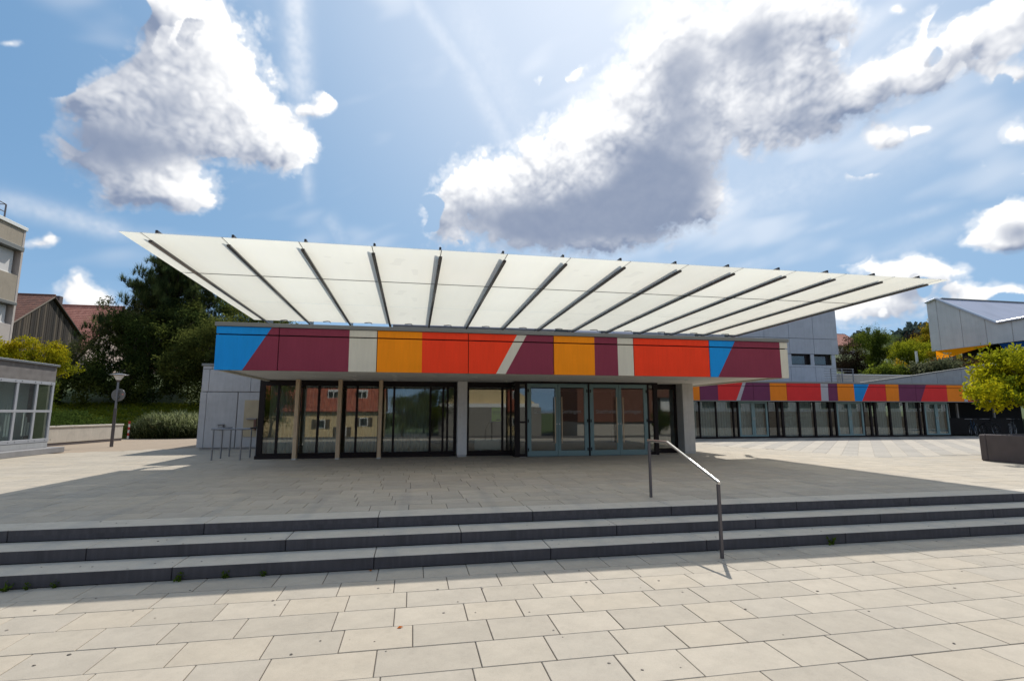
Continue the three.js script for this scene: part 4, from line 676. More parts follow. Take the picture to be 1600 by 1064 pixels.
function gableHouse(o) {                                              // ridge along x; zN is the near eave
  const h = thing(o.name, o.label, o.category ?? 'house', [(o.x0 + o.x1) / 2, o.y0, (o.zN + o.zF) / 2]), zr = o.zR ?? (o.zN + o.zF) / 2;
  const pts = [[-o.zN, o.y0], [-o.zN, o.yE - 0.1], [-zr, o.yR - 0.1], [-o.zF, (o.yE2 ?? o.yE) - 0.1], [-o.zF, o.y0]], body = slabShape(pts, o.x1 - o.x0 - 0.5, 0); body.rotateY(Math.PI / 2); part(h, 'wall', body, o.wall, [o.x0 + 0.25, 0, 0]);
  const oe = 0.35, sl = (o.yR - o.yE) / Math.abs(o.zN - zr), s2 = (o.yR - (o.yE2 ?? o.yE)) / Math.abs(o.zF - zr);
  tiledPlane(h, o.x0, o.x1, [o.yE - sl * oe, o.zN + oe], [o.yR, zr], o.tiles, 0.30, 0.34, o.seed);
  tiledPlane(h, o.x0, o.x1, [o.yR, zr], [(o.yE2 ?? o.yE) - s2 * oe, o.zF - oe], o.tiles, 0.30, 0.34, o.seed + 1);
  part(h, 'ridge_cap', tube([[o.x0 - 0.02, o.yR + 0.02, zr], [o.x1 + 0.02, o.yR + 0.02, zr]], 0.10, 8), o.tiles[0]);
  return h;
}
{
  const barnWall = mat([0.042, 0.031, 0.024], 0.9, { map: rep(woodT, 3, 0.5) });
  const b = gableHouse({ name: 'barn', label: 'old barn with a dark plank gable and brown tiled roof behind the flats', category: 'barn', x0: -46, x1: -31.75, zN: -47.7, zF: -56.2, zR: -51.7, y0: 1.5, yE: 8.85, yE2: 8.8, yR: 11.75, wall: barnWall, tiles: M.roofTile, seed: 3 });
  const r = rng(8); for (let i = 0; i < 34; i++) { const z0 = -47.75 - i * 0.248, z1 = z0 - 0.222, zm = (z0 + z1) / 2, top = zm > -51.7 ? mix(8.85, 11.75, (zm + 47.7) / -4.0) : mix(11.75, 8.8, (zm + 51.7) / -4.5), m = [barnWall, M.plankB ?? (M.plankB = mat([0.115, 0.088, 0.066], 0.9, { map: rep(woodT, 3, 0.5) })), M.plankC ?? (M.plankC = mat([0.022, 0.017, 0.014], 0.9, { map: rep(woodT, 3, 0.5) }))][Math.floor(r() * 3)]; span(b, 'plank', m, [-32.0, -31.96 + r() * 0.03], [2, top - 0.32], [z1, z0], 0.004); }
  for (const [za, ya, zb, yb] of [[-47.35, 8.62, -51.7, 11.72], [-56.5, 8.6, -51.7, 11.72]]) part(b, 'barge_board', tube([[-31.8, ya - 0.1, za], [-31.8, yb - 0.1, zb]], 0.09, 6), za > -50 ? M.barge ?? (M.barge = mat([0.20, 0.16, 0.13], 0.9)) : barnWall);
  const pinkWall = mat([0.62, 0.48, 0.42], 0.9, { map: rep(stainT, 0.3) });
  const h = gableHouse({ name: 'pink_house', label: 'pink rendered house with a weathered red tiled roof right of the barn', x0: -50, x1: -33.5, zN: -60.5, zF: -72, y0: 2, yE: 8.2, yR: 13.6, wall: pinkWall, tiles: M.roofRed, seed: 5 });
  span(h, 'chimney', M.concDark, [-40.0, -39.4], [12.8, 14.4], [-65.5, -64.9], 0.01);
  for (const z of [-62.5, -65, -67.5]) { const w = part(h, 'window', box(0.06, 1.3, 1.0, 0), M.white, [-33.72, 6.2, z]); part(w, 'pane', box(0.03, 1.1, 0.35, 0), M.dark, [-33.68, 6.2, z - 0.22]); part(w, 'pane', box(0.03, 1.1, 0.35, 0), M.dark, [-33.68, 6.2, z + 0.22]); }
  const h2 = gableHouse({ name: 'pink_house', label: 'pale pink house glimpsed between the tree trunks beyond the slope', x0: -38, x1: -26.5, zN: -70, zF: -78, y0: 3, yE: 7.0, yR: 9.8, wall: pinkWall, tiles: M.roofRed, seed: 7 });
  for (const x of [-36, -34.2, -32, -29.5, -27]) { const w = part(h2, 'window', box(0.9, 1.3, 0.06, 0), M.white, [x, 6.1, -69.96]); part(w, 'pane', box(0.32, 1.1, 0.03, 0), M.dark, [x - 0.2, 6.1, -69.92]); part(w, 'pane', box(0.32, 1.1, 0.03, 0), M.dark, [x + 0.2, 6.1, -69.92]); }
  gableHouse({ name: 'red_roof_house', label: 'distant house with a red tiled hip above the hillside shrubs', x0: 96, x1: 109, zN: -106, zF: -118, y0: 11, yE: 17.6, yR: 21.4, wall: pinkWall, tiles: M.roofRed, seed: 9 });
}
{
  const p = [-14.95, -24.4, -14.42, -29.6], w = thing('retaining_wall', 'low pale concrete wall holding the green bank behind the lamp post', 'wall', [-14.9, 0, -27]), L = Math.hypot(p[2] - p[0], p[3] - p[1]), a = Math.atan2(p[2] - p[0], p[3] - p[1]);
  const put = (n, g, m, y) => { const o = part(w, n, g, m, [(p[0] + p[2]) / 2 - 0.17, y, (p[1] + p[3]) / 2]); o.rotation.y = a; };
  put('face', box(0.30, 0.64, L, 0.012), M.concWarm, 0.42); put('coping', box(0.36, 0.08, L + 0.04, 0.012), M.concWarm, 0.782); put('foot', box(0.27, 0.2, L - 0.02, 0), M.concDark, 0.0);
  span(w, 'return_wall', M.concWarm, [-17.5, -14.74], [-0.1, 0.74], [-29.75, -29.45], 0.012);
  structure('planted_bank', flat([[-30, -24.0], [-15.2, -24.0], [-14.78, -29.5], [-17.4, -29.6], [-17.4, -33.5], [-30, -33.5]], -0.1, 0.70), M.land);
}
{
  const l = thing('lamp_post', 'dark lamp post with a flat dish lantern before the green bank', 'lamp post', [-12.1, 0, -24.06]);
  const q = (n, g, m, y) => part(l, n, g, m, [-12.1, y, -24.06]);
  q('base_sleeve', new THREE.CylinderGeometry(0.056, 0.062, 1.55, 16), M.postDark, 0.775); q('pole', new THREE.CylinderGeometry(0.04, 0.043, 1.1, 14), M.galv, 2.1); q('neck', new THREE.CylinderGeometry(0.08, 0.045, 0.10, 16), M.postDark, 2.68);
  q('lantern_glass', new THREE.CylinderGeometry(0.19, 0.08, 0.19, 24), M.white, 2.82); q('dish', new THREE.LatheGeometry([[0.0, 0.08], [0.10, 0.062], [0.335, 0.015], [0.345, 0.0], [0.32, -0.01], [0.02, -0.012]].map(([a, b]) => new THREE.Vector2(a, b)), 32), M.galv, 2.93);
  const s = thing('round_sign', 'round grey traffic sign seen from the back on the lamp post', 'traffic sign', [-12.1, 2.12, -24.0]);
  part(s, 'disc', new THREE.CylinderGeometry(0.25, 0.25, 0.012, 36).rotateX(Math.PI / 2), M.capMetal, [-12.08, 2.11, -24.13]); part(s, 'rim', new THREE.TorusGeometry(0.25, 0.010, 8, 40), M.galv, [-12.08, 2.11, -24.13]); for (const y of [2.02, 2.22]) part(s, 'clamp', box(0.16, 0.03, 0.09, 0.006), M.galv, [-12.1, y, -24.09]); part(s, 'sticker', box(0.06, 0.05, 0.004, 0), mat([0.6, 0.25, 0.2], 0.7), [-11.92, 2.14, -24.12]);
  const b = thing('bollard', 'thin red and white banded bollard at the end of the low wall', 'bollard', [-14.95, 0, -31.2]);
  for (let i = 0; i < 6; i++) part(b, i % 2 ? 'red_band' : 'white_band', new THREE.CylinderGeometry(0.045, 0.045, 0.155, 12), i % 2 ? mat([0.5, 0.04, 0.03], 0.5) : M.white, [-14.95, 0.0775 + i * 0.155, -31.2]);
}

// ---------------------------------------------------------------- plants
function leafTuft(n, R, size, seed, slim = 0.55, up = 0) {            // a ball of single leaves, each two bent triangles
  const r = rng(seed), P = [];
  for (let i = 0; i < n; i++) {
    const d = new THREE.Vector3(r() * 2 - 1, r() * 2 - 1, r() * 2 - 1); if (d.length() > 1) { i--; continue; }
    const c = d.clone().multiplyScalar(R), f = new THREE.Vector3(r() * 2 - 1, r() * 2 - 1 + up, r() * 2 - 1).addScaledVector(d, 0.6).normalize(), s = new THREE.Vector3(r() * 2 - 1, r() * 2 - 1, r() * 2 - 1).cross(f).normalize(), L = size * (0.7 + r() * 0.6), w = L * slim;
    const nrm = new THREE.Vector3().crossVectors(f, s), a = c.clone(), m1 = c.clone().addScaledVector(f, L * 0.5).addScaledVector(s, w / 2).addScaledVector(nrm, w * 0.2), m2 = c.clone().addScaledVector(f, L * 0.5).addScaledVector(s, -w / 2).addScaledVector(nrm, w * 0.2), e = c.clone().addScaledVector(f, L);
    for (const v of [a, m1, e, a, e, m2]) P.push(v.x, v.y, v.z);
  }
  const g = new THREE.BufferGeometry(); g.setAttribute('position', new THREE.Float32BufferAttribute(P, 3)); g.computeVertexNormals(); return g;
}
function needleTuft(n, L, seed) { const r = rng(seed), P = []; for (let i = 0; i < n; i++) { const a = r() * 6.283, e = 0.15 + r() * 1.25, d = new THREE.Vector3(Math.cos(a) * Math.cos(e), Math.sin(e), Math.sin(a) * Math.cos(e)), s = new THREE.Vector3(-Math.sin(a), 0, Math.cos(a)).multiplyScalar(0.018), b = new THREE.Vector3(0, -0.05 + r() * 0.25, 0), t = b.clone().addScaledVector(d, L * (0.7 + 0.5 * r())); for (const v of [b.clone().sub(s), b.clone().add(s), t]) P.push(v.x, v.y, v.z); } const g = new THREE.BufferGeometry(); g.setAttribute('position', new THREE.Float32BufferAttribute(P, 3)); g.computeVertexNormals(); return g; }
function bladeTuft(n, L, seed, w = 0.012) { const r = rng(seed), P = []; for (let i = 0; i < n; i++) { const a = r() * 6.283, lean = 0.15 + r() * 0.75, l = L * (0.6 + 0.6 * r()), o = new THREE.Vector3((r() - 0.5) * L * 0.4, 0, (r() - 0.5) * L * 0.4), d = new THREE.Vector3(Math.cos(a) * lean, 1, Math.sin(a) * lean).normalize(), s = new THREE.Vector3(-Math.sin(a), 0, Math.cos(a)).multiplyScalar(w), m = o.clone().addScaledVector(d, l * 0.55), t = o.clone().addScaledVector(d, l).add(new THREE.Vector3(Math.cos(a) * l * 0.25, -l * lean * 0.3, Math.sin(a) * l * 0.25)); for (const v of [o.clone().sub(s), o.clone().add(s), m.clone().add(s), o.clone().sub(s), m.clone().add(s), m.clone().sub(s), m.clone().sub(s), m.clone().add(s), t]) P.push(v.x, v.y, v.z); } const g = new THREE.BufferGeometry(); g.setAttribute('position', new THREE.Float32BufferAttribute(P, 3)); g.computeVertexNormals(); return g; }
function foliage(parent, name, geo, spots, colours, seed, upright) {    // tufts joined into one leaf mesh, each tuft with its own tone
  const r = rng(seed), src = geo.attributes.position, nor = geo.attributes.normal, n = src.count, P = new Float32Array(n * spots.length * 3), N = new Float32Array(P.length), C = new Float32Array(P.length), q = new THREE.Quaternion(), e = new THREE.Euler(), v = new THREE.Vector3(), pw = world.get(parent);
  spots.forEach(([x, y, z, s = 1, t], i) => {
    e.set(upright ? (r() - 0.5) * 0.5 : r() * 6.28, r() * 6.28, upright ? (r() - 0.5) * 0.5 : r() * 6.28); q.setFromEuler(e);
    const a = colours[Math.min(colours.length - 1, Math.floor((t ?? r()) * colours.length))], k = 0.82 + r() * 0.36;
    for (let j = 0; j < n; j++) { const o = (i * n + j) * 3; v.fromBufferAttribute(src, j).multiplyScalar(s).applyQuaternion(q); P[o] = v.x + x - pw.x; P[o + 1] = v.y + y - pw.y; P[o + 2] = v.z + z - pw.z; v.fromBufferAttribute(nor, j).applyQuaternion(q); N[o] = v.x; N[o + 1] = v.y; N[o + 2] = v.z; C[o] = a[0] * k; C[o + 1] = a[1] * k; C[o + 2] = a[2] * k; }
  });
  const g = new THREE.BufferGeometry(); g.setAttribute('position', new THREE.BufferAttribute(P, 3)); g.setAttribute('normal', new THREE.BufferAttribute(N, 3)); g.setAttribute('color', new THREE.BufferAttribute(C, 3));
  const o = new THREE.Mesh(g, M.leaves ?? (M.leaves = Object.assign(leafMat([1, 1, 1], 0.55), { vertexColors: true }))); o.name = name; parent.add(o); return o;
}
function scatter(parent, name, geo, m, spots, colours, seed, upright) {
  const r = rng(seed), im = new THREE.InstancedMesh(geo, m, spots.length), m4 = new THREE.Matrix4(), q = new THREE.Quaternion(), e = new THREE.Euler(), pw = world.get(parent) ?? new THREE.Vector3(), c = new THREE.Color();
  spots.forEach(([x, y, z, s = 1, t], i) => { e.set(upright ? (r() - 0.5) * 0.5 : r() * 6.28, r() * 6.28, upright ? (r() - 0.5) * 0.5 : r() * 6.28); im.setMatrixAt(i, m4.compose(new THREE.Vector3(x, y, z).sub(pw), q.setFromEuler(e), new THREE.Vector3(s, s, s))); const k = t ?? r(), a = colours[Math.min(colours.length - 1, Math.floor(k * colours.length))], v = 0.82 + r() * 0.36; c.setRGB(a[0] * v, a[1] * v, a[2] * v); im.setColorAt(i, c); });
  im.name = name; parent.add(im); return im;
}
const whiteLeaf = leafMat([1, 1, 1], 0.55), tufts = { small: leafTuft(22, 0.20, 0.085, 1), mid: leafTuft(20, 0.36, 0.17, 2), large: leafTuft(20, 0.62, 0.30, 3), fine: leafTuft(26, 0.34, 0.10, 4, 0.4), tree: leafTuft(15, 0.17, 0.115, 7, 0.5) };
function crownSpots(blobs, n, seed, gap = 0.0, byHeight = 0) {        // tufts gathered in clumps near the outside of a set of ellipsoids, with gaps between the clumps
  const r = rng(seed), out = [], vol = blobs.map((b) => Math.pow(b[3] * b[4] * (b[5] ?? b[3]), 0.8)), tot = vol.reduce((a, b) => a + b, 0), lo = Math.min(...blobs.map((b) => b[1] - b[4])), hi = Math.max(...blobs.map((b) => b[1] + b[4]));
  blobs.forEach((b, bi) => {
    const [x, y, z, rx, ry, rz = rx] = b, k = Math.round(n * vol[bi] / tot), per1 = 13, heads = Math.max(4, Math.round(k / per1));
    for (let h = 0; h < heads; h++) {
      const u = r() * 1.9 - 0.9, a = r() * 6.283, s = Math.sqrt(Math.max(0, 1 - u * u)), q = (0.55 + 0.45 * Math.sqrt(r())) * (0.88 + 0.3 * noise3(u * 2.3 + x, s * Math.cos(a) * 2.3 + y, s * Math.sin(a) * 2.3 + z)) * (r() < 0.12 ? 1.16 : 1);
      const cx = x + rx * q * s * Math.cos(a), cy = y + ry * q * u, cz = z + rz * q * s * Math.sin(a), cr = (0.16 + 0.16 * r()) * Math.min(rx, ry * 1.6, rz) + 0.08, tone = r(), dens = r() < gap * 1.5 ? 0.35 : 1;
      for (let i = 0; i < per1 * dens; i++) { const d = [r() + r() - 1, (r() + r() - 1) * 0.7, r() + r() - 1]; out.push([cx + d[0] * cr * 1.5, cy + d[1] * cr * 1.5, cz + d[2] * cr * 1.5, 0.75 + r() * 0.5, Math.min(0.999, Math.max(0, mix(0.25 * r() + 0.75 * tone, (cy - lo) / (hi - lo) + (r() - 0.5) * 0.3, byHeight)))]); }
    }
  });
  return out;
}
function limbs(base, blobs, r0, seed) {
  const r = rng(seed), list = [], top = blobs.reduce((a, b) => Math.max(a, b[1]), -1e9), cx = blobs.reduce((a, b) => a + b[0], 0) / blobs.length, cz = blobs.reduce((a, b) => a + b[2], 0) / blobs.length, fork = [mix(base[0], cx, 0.35), mix(base[1], top, 0.38), mix(base[2], cz, 0.35)];
  list.push(tube([base, [mix(base[0], fork[0], 0.5) + (r() - 0.5) * 0.1, mix(base[1], fork[1], 0.5), mix(base[2], fork[2], 0.5)], fork], r0, 9, r0 * 0.72));
  for (const b of blobs) { const m = [mix(fork[0], b[0], 0.5) + (r() - 0.5) * b[3] * 0.4, mix(fork[1], b[1], 0.55), mix(fork[2], b[2], 0.5) + (r() - 0.5) * b[3] * 0.4]; list.push(tube([fork, m, [b[0], b[1] + b[4] * 0.5, b[2]]], r0 * 0.5, 6, r0 * 0.12)); for (let k = 0; k < 3; k++) list.push(tube([m, [b[0] + (r() - 0.5) * b[3] * 1.5, b[1] + (r() - 0.3) * b[4], b[2] + (r() - 0.5) * b[3] * 1.5]], r0 * 0.2, 5, r0 * 0.06)); }
  return mergeGeometries(list);
}
function tree(name, label, category, base, blobs, n, geo, colours, r0, seed, gap = 0, byHeight = 0, group) {
  const t = thing(name, label, category, base, group); part(t, 'trunk', limbs(base, blobs, r0, seed), M.bark);
  foliage(t, 'crown', geo, crownSpots(blobs, n, seed + 1, gap, byHeight), colours, seed + 2); return t;
}
const G = { maple: [[0.06, 0.085, 0.012], [0.10, 0.125, 0.012], [0.17, 0.18, 0.012], [0.27, 0.25, 0.012], [0.38, 0.31, 0.012]], dark: [[0.035, 0.055, 0.016], [0.065, 0.085, 0.022], [0.11, 0.13, 0.03]], mid: [[0.045, 0.066, 0.013], [0.085, 0.115, 0.018], [0.16, 0.19, 0.022]], lime: [[0.13, 0.16, 0.015], [0.24, 0.26, 0.018], [0.38, 0.38, 0.02]], rust: [[0.06, 0.042, 0.02], [0.095, 0.06, 0.025], [0.13, 0.075, 0.02]], amber: [[0.13, 0.13, 0.015], [0.26, 0.20, 0.016], [0.38, 0.25, 0.016], [0.24, 0.24, 0.016]], silver: [[0.05, 0.07, 0.025], [0.10, 0.125, 0.045], [0.19, 0.215, 0.09], [0.34, 0.36, 0.19]], plum: [[0.03, 0.02, 0.015], [0.045, 0.03, 0.02], [0.035, 0.035, 0.018]] };
const landY = (x, z) => landHeight(x, z);

// left: maple behind the pavilion, light tree before the houses, dark pine and the trees below it
tree('maple', 'yellow-green maple with layered branches behind the window pavilion', 'tree', [-17.6, 0.6, -28.2], [[-19.5, 4.1, -28.4, 1.4, 0.65], [-17.7, 4.25, -28.0, 1.35, 0.65], [-16.7, 3.5, -27.8, 1.0, 0.5], [-18.4, 3.3, -27.4, 1.9, 0.6], [-17.0, 2.6, -27.2, 0.9, 0.5], [-20.0, 2.8, -27.8, 1.6, 0.8], [-16.9, 1.8, -27.0, 0.7, 0.4]], 1500, tufts.tree, G.maple, 0.16, 41, 0.1, 0.8);
tree('light_tree', 'thin-leaved pale green tree before the pink house', 'tree', [-25.0, 2.0, -42], [[-23.6, 6.6, -42, 1.7, 1.3], [-22.3, 8.6, -42.5, 1.7, 1.4], [-23.4, 4.9, -41.5, 1.9, 1.1], [-21.2, 9.6, -43, 1.5, 1.1]], 330, tufts.mid, [[0.09, 0.10, 0.03], [0.14, 0.145, 0.05], [0.20, 0.19, 0.08]], 0.16, 44, 0.3);
tree('shade_tree', 'broad dark green tree under the pine, left of the painted fascia', 'tree', [-20.4, 2.2, -41], [[-19.6, 7.2, -41, 2.0, 1.5], [-18.2, 6.2, -41, 2.4, 1.6], [-20.4, 4.6, -40.4, 2.0, 1.0], [-19.6, 4.4, -40, 2.8, 1.1], [-16.6, 5.0, -41, 2.0, 1.5], [-15.2, 7.2, -42, 2.0, 1.7], [-13.6, 8.6, -43, 2.0, 1.6], [-17.2, 8.2, -42, 1.9, 1.5]], 2000, tufts.mid, G.dark, 0.3, 47, 0.2);
{
  const base = [-18.9, 2.6, -44.5], t = thing('pine', 'tall dark pine with upturned shoots behind the canopy', 'tree', base), r = rng(52), spots = [], wood = [tube([base, [-18.8, 9, -44.5], [-18.9, 13.2, -44.4]], 0.32, 9, 0.05)];
  for (let i = 0; i < 120; i++) { const h = 5.0 + 8.3 * Math.pow((i + 0.5) / 120, 0.9), a = i * 2.4 + r(), L = (0.8 + 4.6 * Math.pow(Math.max(0, (13.7 - h) / 8.7), 0.75)) * (0.65 + r() * 0.55), x0 = -18.85, z0 = -44.45, ex = x0 + Math.cos(a) * L, ez = z0 + Math.sin(a) * L * 0.8, ey = h + L * 0.16 + 0.15; wood.push(tube([[x0, h - 0.3, z0], [mix(x0, ex, 0.6), h - 0.1, mix(z0, ez, 0.6)], [ex, ey, ez]], 0.06, 5, 0.015)); const k = 10 + Math.floor(L * 12); for (let j = 0; j < k; j++) { const s = 0.28 + 0.75 * r(), w = 0.55 * (1.1 - s * 0.5); spots.push([mix(x0, ex, s) + (r() - 0.5) * w * 2.0, mix(h - 0.2, ey, s * s) + (r() - 0.15) * 0.5, mix(z0, ez, s) + (r() - 0.5) * w * 2.0, 0.8 + r() * 0.6]); } }
  part(t, 'trunk', mergeGeometries(wood), M.bark); foliage(t, 'crown', needleTuft(26, 0.42, 6), spots, [[0.05, 0.075, 0.03], [0.09, 0.12, 0.042], [0.15, 0.175, 0.058]], 53, true);
}
tree('shade_tree', 'olive green tree farthest right in the dark group, touching the blue field', 'tree', [-13.4, 1.8, -38], [[-13.9, 5.6, -38, 1.9, 1.9], [-11.6, 6.6, -38.5, 2.0, 1.7], [-15.2, 4.0, -37.4, 1.5, 1.4], [-12.2, 4.2, -37.5, 1.7, 1.6], [-10.2, 7.4, -39, 1.6, 1.3]], 1500, tufts.mid, [[0.055, 0.07, 0.02], [0.095, 0.11, 0.028], [0.14, 0.155, 0.038]], 0.22, 58, 0.05);
// hedges and ground cover on the bank
{
  const bush = (name, label, cat, blobs, n, geo, cols, seed, kind) => { const b = blobs[0], t = thing(name, label, cat, [b[0], Math.max(0, b[1] - b[4]), b[2]]); if (kind) t.userData.kind = kind; part(t, 'stems', mergeGeometries(blobs.map((q) => tube([[q[0], q[1] - q[4] * 0.95, q[2]], [q[0] + 0.1, q[1] + q[4] * 0.3, q[2]]], 0.04, 5, 0.015))), M.bark); foliage(t, 'foliage', geo, crownSpots(blobs, n, seed, -0.1), cols, seed + 1); return t; };
  bush('hedge', 'dark hedge across the slope behind the ground cover', 'hedge', [[-21.5, 3.0, -38.7, 3.2, 1.2, 1.2], [-17.4, 3.0, -38.9, 3.0, 1.2, 1.2], [-13.2, 3.1, -38.6, 2.6, 1.4, 1.2], [-25, 2.9, -38, 2.4, 1.2, 1.2], [-10.2, 3.0, -38.2, 2.0, 1.5, 1.2]], 1500, tufts.mid, G.dark, 61);
  bush('shrub', 'rounded dark shrub at the corner of the grey concrete wing', 'shrub', [[-9.9, 1.2, -33.6, 1.5, 1.3], [-8.6, 1.0, -33.2, 1.1, 1.1]], 420, tufts.mid, G.mid, 63);
  const sp = [], r = rng(66); for (let i = 0; i < 1900; i++) { const x = -24 + r() * 9.2, z = -24.6 - r() * 8.6; if (x > -15.05 + (z + 24.4) * -0.06 || (z < -29.4 && x > -17.5)) continue; sp.push([x, 0.80 + Math.max(0, -15 - x) * 0.10 + r() * 0.22 + 0.2 * noise3(x * 0.8, 2, z * 0.8), z, 0.7 + r() * 0.6, Math.min(0.99, Math.max(0, 0.5 + 0.6 * noise3(x * 0.5, 1, z * 0.5)))]); }
  const gc = new THREE.Group(); gc.name = 'ground_cover'; scene.add(gc); world.set(gc, new THREE.Vector3()); tag(gc, 'low green ground cover growing over the bank behind the low wall', 'ground cover', null, 'stuff'); scatter(gc, 'leaves', tufts.small, whiteLeaf, sp, [[0.03, 0.052, 0.014], [0.05, 0.08, 0.018], [0.085, 0.115, 0.022]], 67).scale.set(1, 1, 1);
  // arching silver-green grass shrub
  const gs = thing('arching_shrub', 'round silver-green shrub with arching shoots beside the path', 'shrub', [-13.2, 0, -32.4]), pts = [], r2 = rng(70); for (let i = 0; i < 900; i++) { const a = r2() * 6.283, q = Math.sqrt(r2()), x = -13.15 + Math.cos(a) * q * 2.15, z = -32.4 + Math.sin(a) * q * 1.2, h = 1.4 * Math.sqrt(Math.max(0, 1 - q * q)) * (0.8 + 0.25 * noise3(x * 1.3, 0, z * 1.3)); for (let k = 0; k < 3; k++) pts.push([x, h * (k + 0.5 * r2()) / 3, z, 0.55 + r2() * 0.5, k === 2 ? 0.5 + r2() * 0.49 : r2() * 0.55]); }
  for (let i = 0; i < 260; i++) { const x = -11.6 + r2() * 1.9, z = -32.0 - r2() * 0.8; pts.push([x, r2() * 0.55, z, 0.5 + r2() * 0.4, r2() * 0.9]); }
  foliage(gs, 'foliage', bladeTuft(16, 0.7, 5, 0.016), pts, G.silver, 71, true);
  const gr = [], r3 = rng(74); for (let i = 0; i < 9000; i++) { const x = -26 + r3() * 19, z = -31.9 - r3() * 7; gr.push([x, landHeight(x, z) - 0.01, z, 0.6 + r3() * 0.7]); }
  const go = new THREE.Group(); go.name = 'grass'; scene.add(go); world.set(go, new THREE.Vector3()); tag(go, 'short bright grass on the slope beside the arching shrub', 'grass', null, 'stuff'); scatter(go, 'blades', bladeTuft(14, 0.2, 8, 0.008), whiteLeaf, gr, [[0.14, 0.18, 0.02], [0.20, 0.24, 0.024], [0.27, 0.28, 0.03]], 75, true);
}
// right: small tree in the round planter
tree('small_tree', 'small yellow-green tree growing from the dark planter block on the right', 'tree', [18.9, 0.62, -11.6], [[16.95, 1.85, -12.4, 0.85, 0.32], [18.0, 2.45, -12.5, 1.0, 0.42], [19.0, 2.95, -12.6, 1.1, 0.45], [20.0, 2.9, -12.4, 1.0, 0.5], [18.7, 2.05, -11.8, 1.1, 0.38], [20.0, 2.0, -11.9, 1.0, 0.45], [17.6, 2.05, -13.0, 0.75, 0.3], [19.3, 2.5, -13.2, 1.1, 0.5]], 1750, tufts.tree, [[0.11, 0.14, 0.012], [0.24, 0.25, 0.012], [0.38, 0.36, 0.012], [0.48, 0.43, 0.014]], 0.07, 81, 0.1);
// hillside shrubs and trees beyond the long building
[['plum_tree', 'dark plum-brown tree hard against the right edge of the panel block', [58.5, -60], [[58.2, 8.6, -60, 2.0, 2.2], [59.4, 7.0, -59.5, 1.8, 1.8], [57.2, 7.4, -60, 1.8, 2.0]], 700, G.plum, 'mid'],
  ['hill_tree', 'big bushy green tree, tallest right of the red roof', [62.8, -61], [[62.2, 10.2, -61, 2.4, 2.5], [64.4, 11.2, -61, 2.1, 2.1], [61.4, 8.0, -60, 2.0, 1.8], [63.8, 8.6, -60, 2.2, 1.8]], 1100, G.mid, 'mid'],
  ['hill_tree', 'yellow-green rounded tree in the middle of the hillside', [65.0, -56], [[63.6, 8.6, -56, 2.0, 1.6], [65.4, 9.3, -56, 1.9, 1.5], [64.2, 7.0, -55, 1.9, 1.3]], 900, G.lime, 'mid'],
  ['hill_tree', 'feathery light green tree standing behind the middle of the hillside', [70.5, -66], [[69.6, 12.2, -66, 2.6, 2.2], [72.4, 11.6, -66, 2.2, 1.9]], 500, [[0.10, 0.14, 0.04], [0.14, 0.18, 0.06]], 'fine'],
  ['plum_tree', 'dark reddish tree right of the feathery one below the overhang edge', [72.6, -62], [[72.0, 11.0, -62, 2.2, 1.7], [74.2, 11.8, -62, 2.0, 2.0]], 520, G.plum, 'mid'],
  ['hill_tree', 'tall amber-green tree touching the left edge of the overhanging building', [71.2, -58], [[70.0, 10.2, -58, 2.4, 1.8], [71.6, 12.2, -58, 1.6, 2.2], [68.8, 8.4, -57, 2.2, 1.5]], 900, G.amber, 'mid'],
  ['shrub', 'rust-orange shrub low on the hillside left of the lime one', [57.8, -52], [[57.6, 6.2, -52, 1.7, 1.2], [58.8, 5.6, -51.6, 1.4, 0.9]], 420, G.amber, 'mid'],
  ['shrub', 'lime-green shrub low in the middle of the hillside', [61.6, -51], [[61.6, 6.0, -51, 1.4, 1.3], [62.8, 5.6, -51, 1.2, 1.0]], 380, G.lime, 'mid'],
  ['shrub', 'brown low shrub at the foot of the hill behind the railing', [56.0, -48], [[56.4, 4.6, -48, 1.4, 0.7], [58.2, 4.7, -48, 1.2, 0.7]], 300, G.rust, 'mid'],
  ['hill_tree', 'dense green tree behind the pale post on the terrace', [66.8, -53], [[66.0, 7.6, -53, 2.2, 1.7], [68.0, 7.4, -53, 2.0, 1.6], [67.4, 6.0, -52, 2.2, 1.3]], 850, G.amber, 'mid'],
].forEach(([name, label, [x, z], blobs, n, cols, tf], i) => tree(name, label, name === 'shrub' ? 'shrub' : 'tree', [x, landY(x, z) - 0.1, z], blobs, n, tufts[tf], cols, name === 'shrub' ? 0.08 : 0.2, 100 + i * 3, 0));
[['rust-coloured shrub on the roof terrace beside the pale post', [[38.0, 4.3, -31.5, 1.2, 0.6], [39.3, 4.35, -32, 1.0, 0.6]], G.rust], ['grey-green shrub on the roof terrace below the orange sail', [[36.6, 4.45, -30.2, 1.4, 0.6], [38.2, 4.6, -30.6, 1.1, 0.6]], [[0.06, 0.07, 0.035], [0.10, 0.11, 0.06], [0.15, 0.155, 0.09]]], ['brownish hedge on the roof terrace right of the grey-green shrub', [[38.6, 4.5, -29.6, 1.2, 0.55], [40.4, 4.7, -29.6, 1.3, 0.6]], G.rust], ['green shrub on the roof terrace left of the rust-coloured one', [[34.2, 4.1, -32, 1.2, 0.5], [35.6, 4.15, -32.4, 1.1, 0.5]], G.mid]].forEach(([label, blobs, cols], i) => tree('terrace_shrub', label, 'shrub', [blobs[0][0], 3.6, blobs[0][2]], blobs, 360, tufts.mid, cols, 0.05, 160 + i * 3, 0));
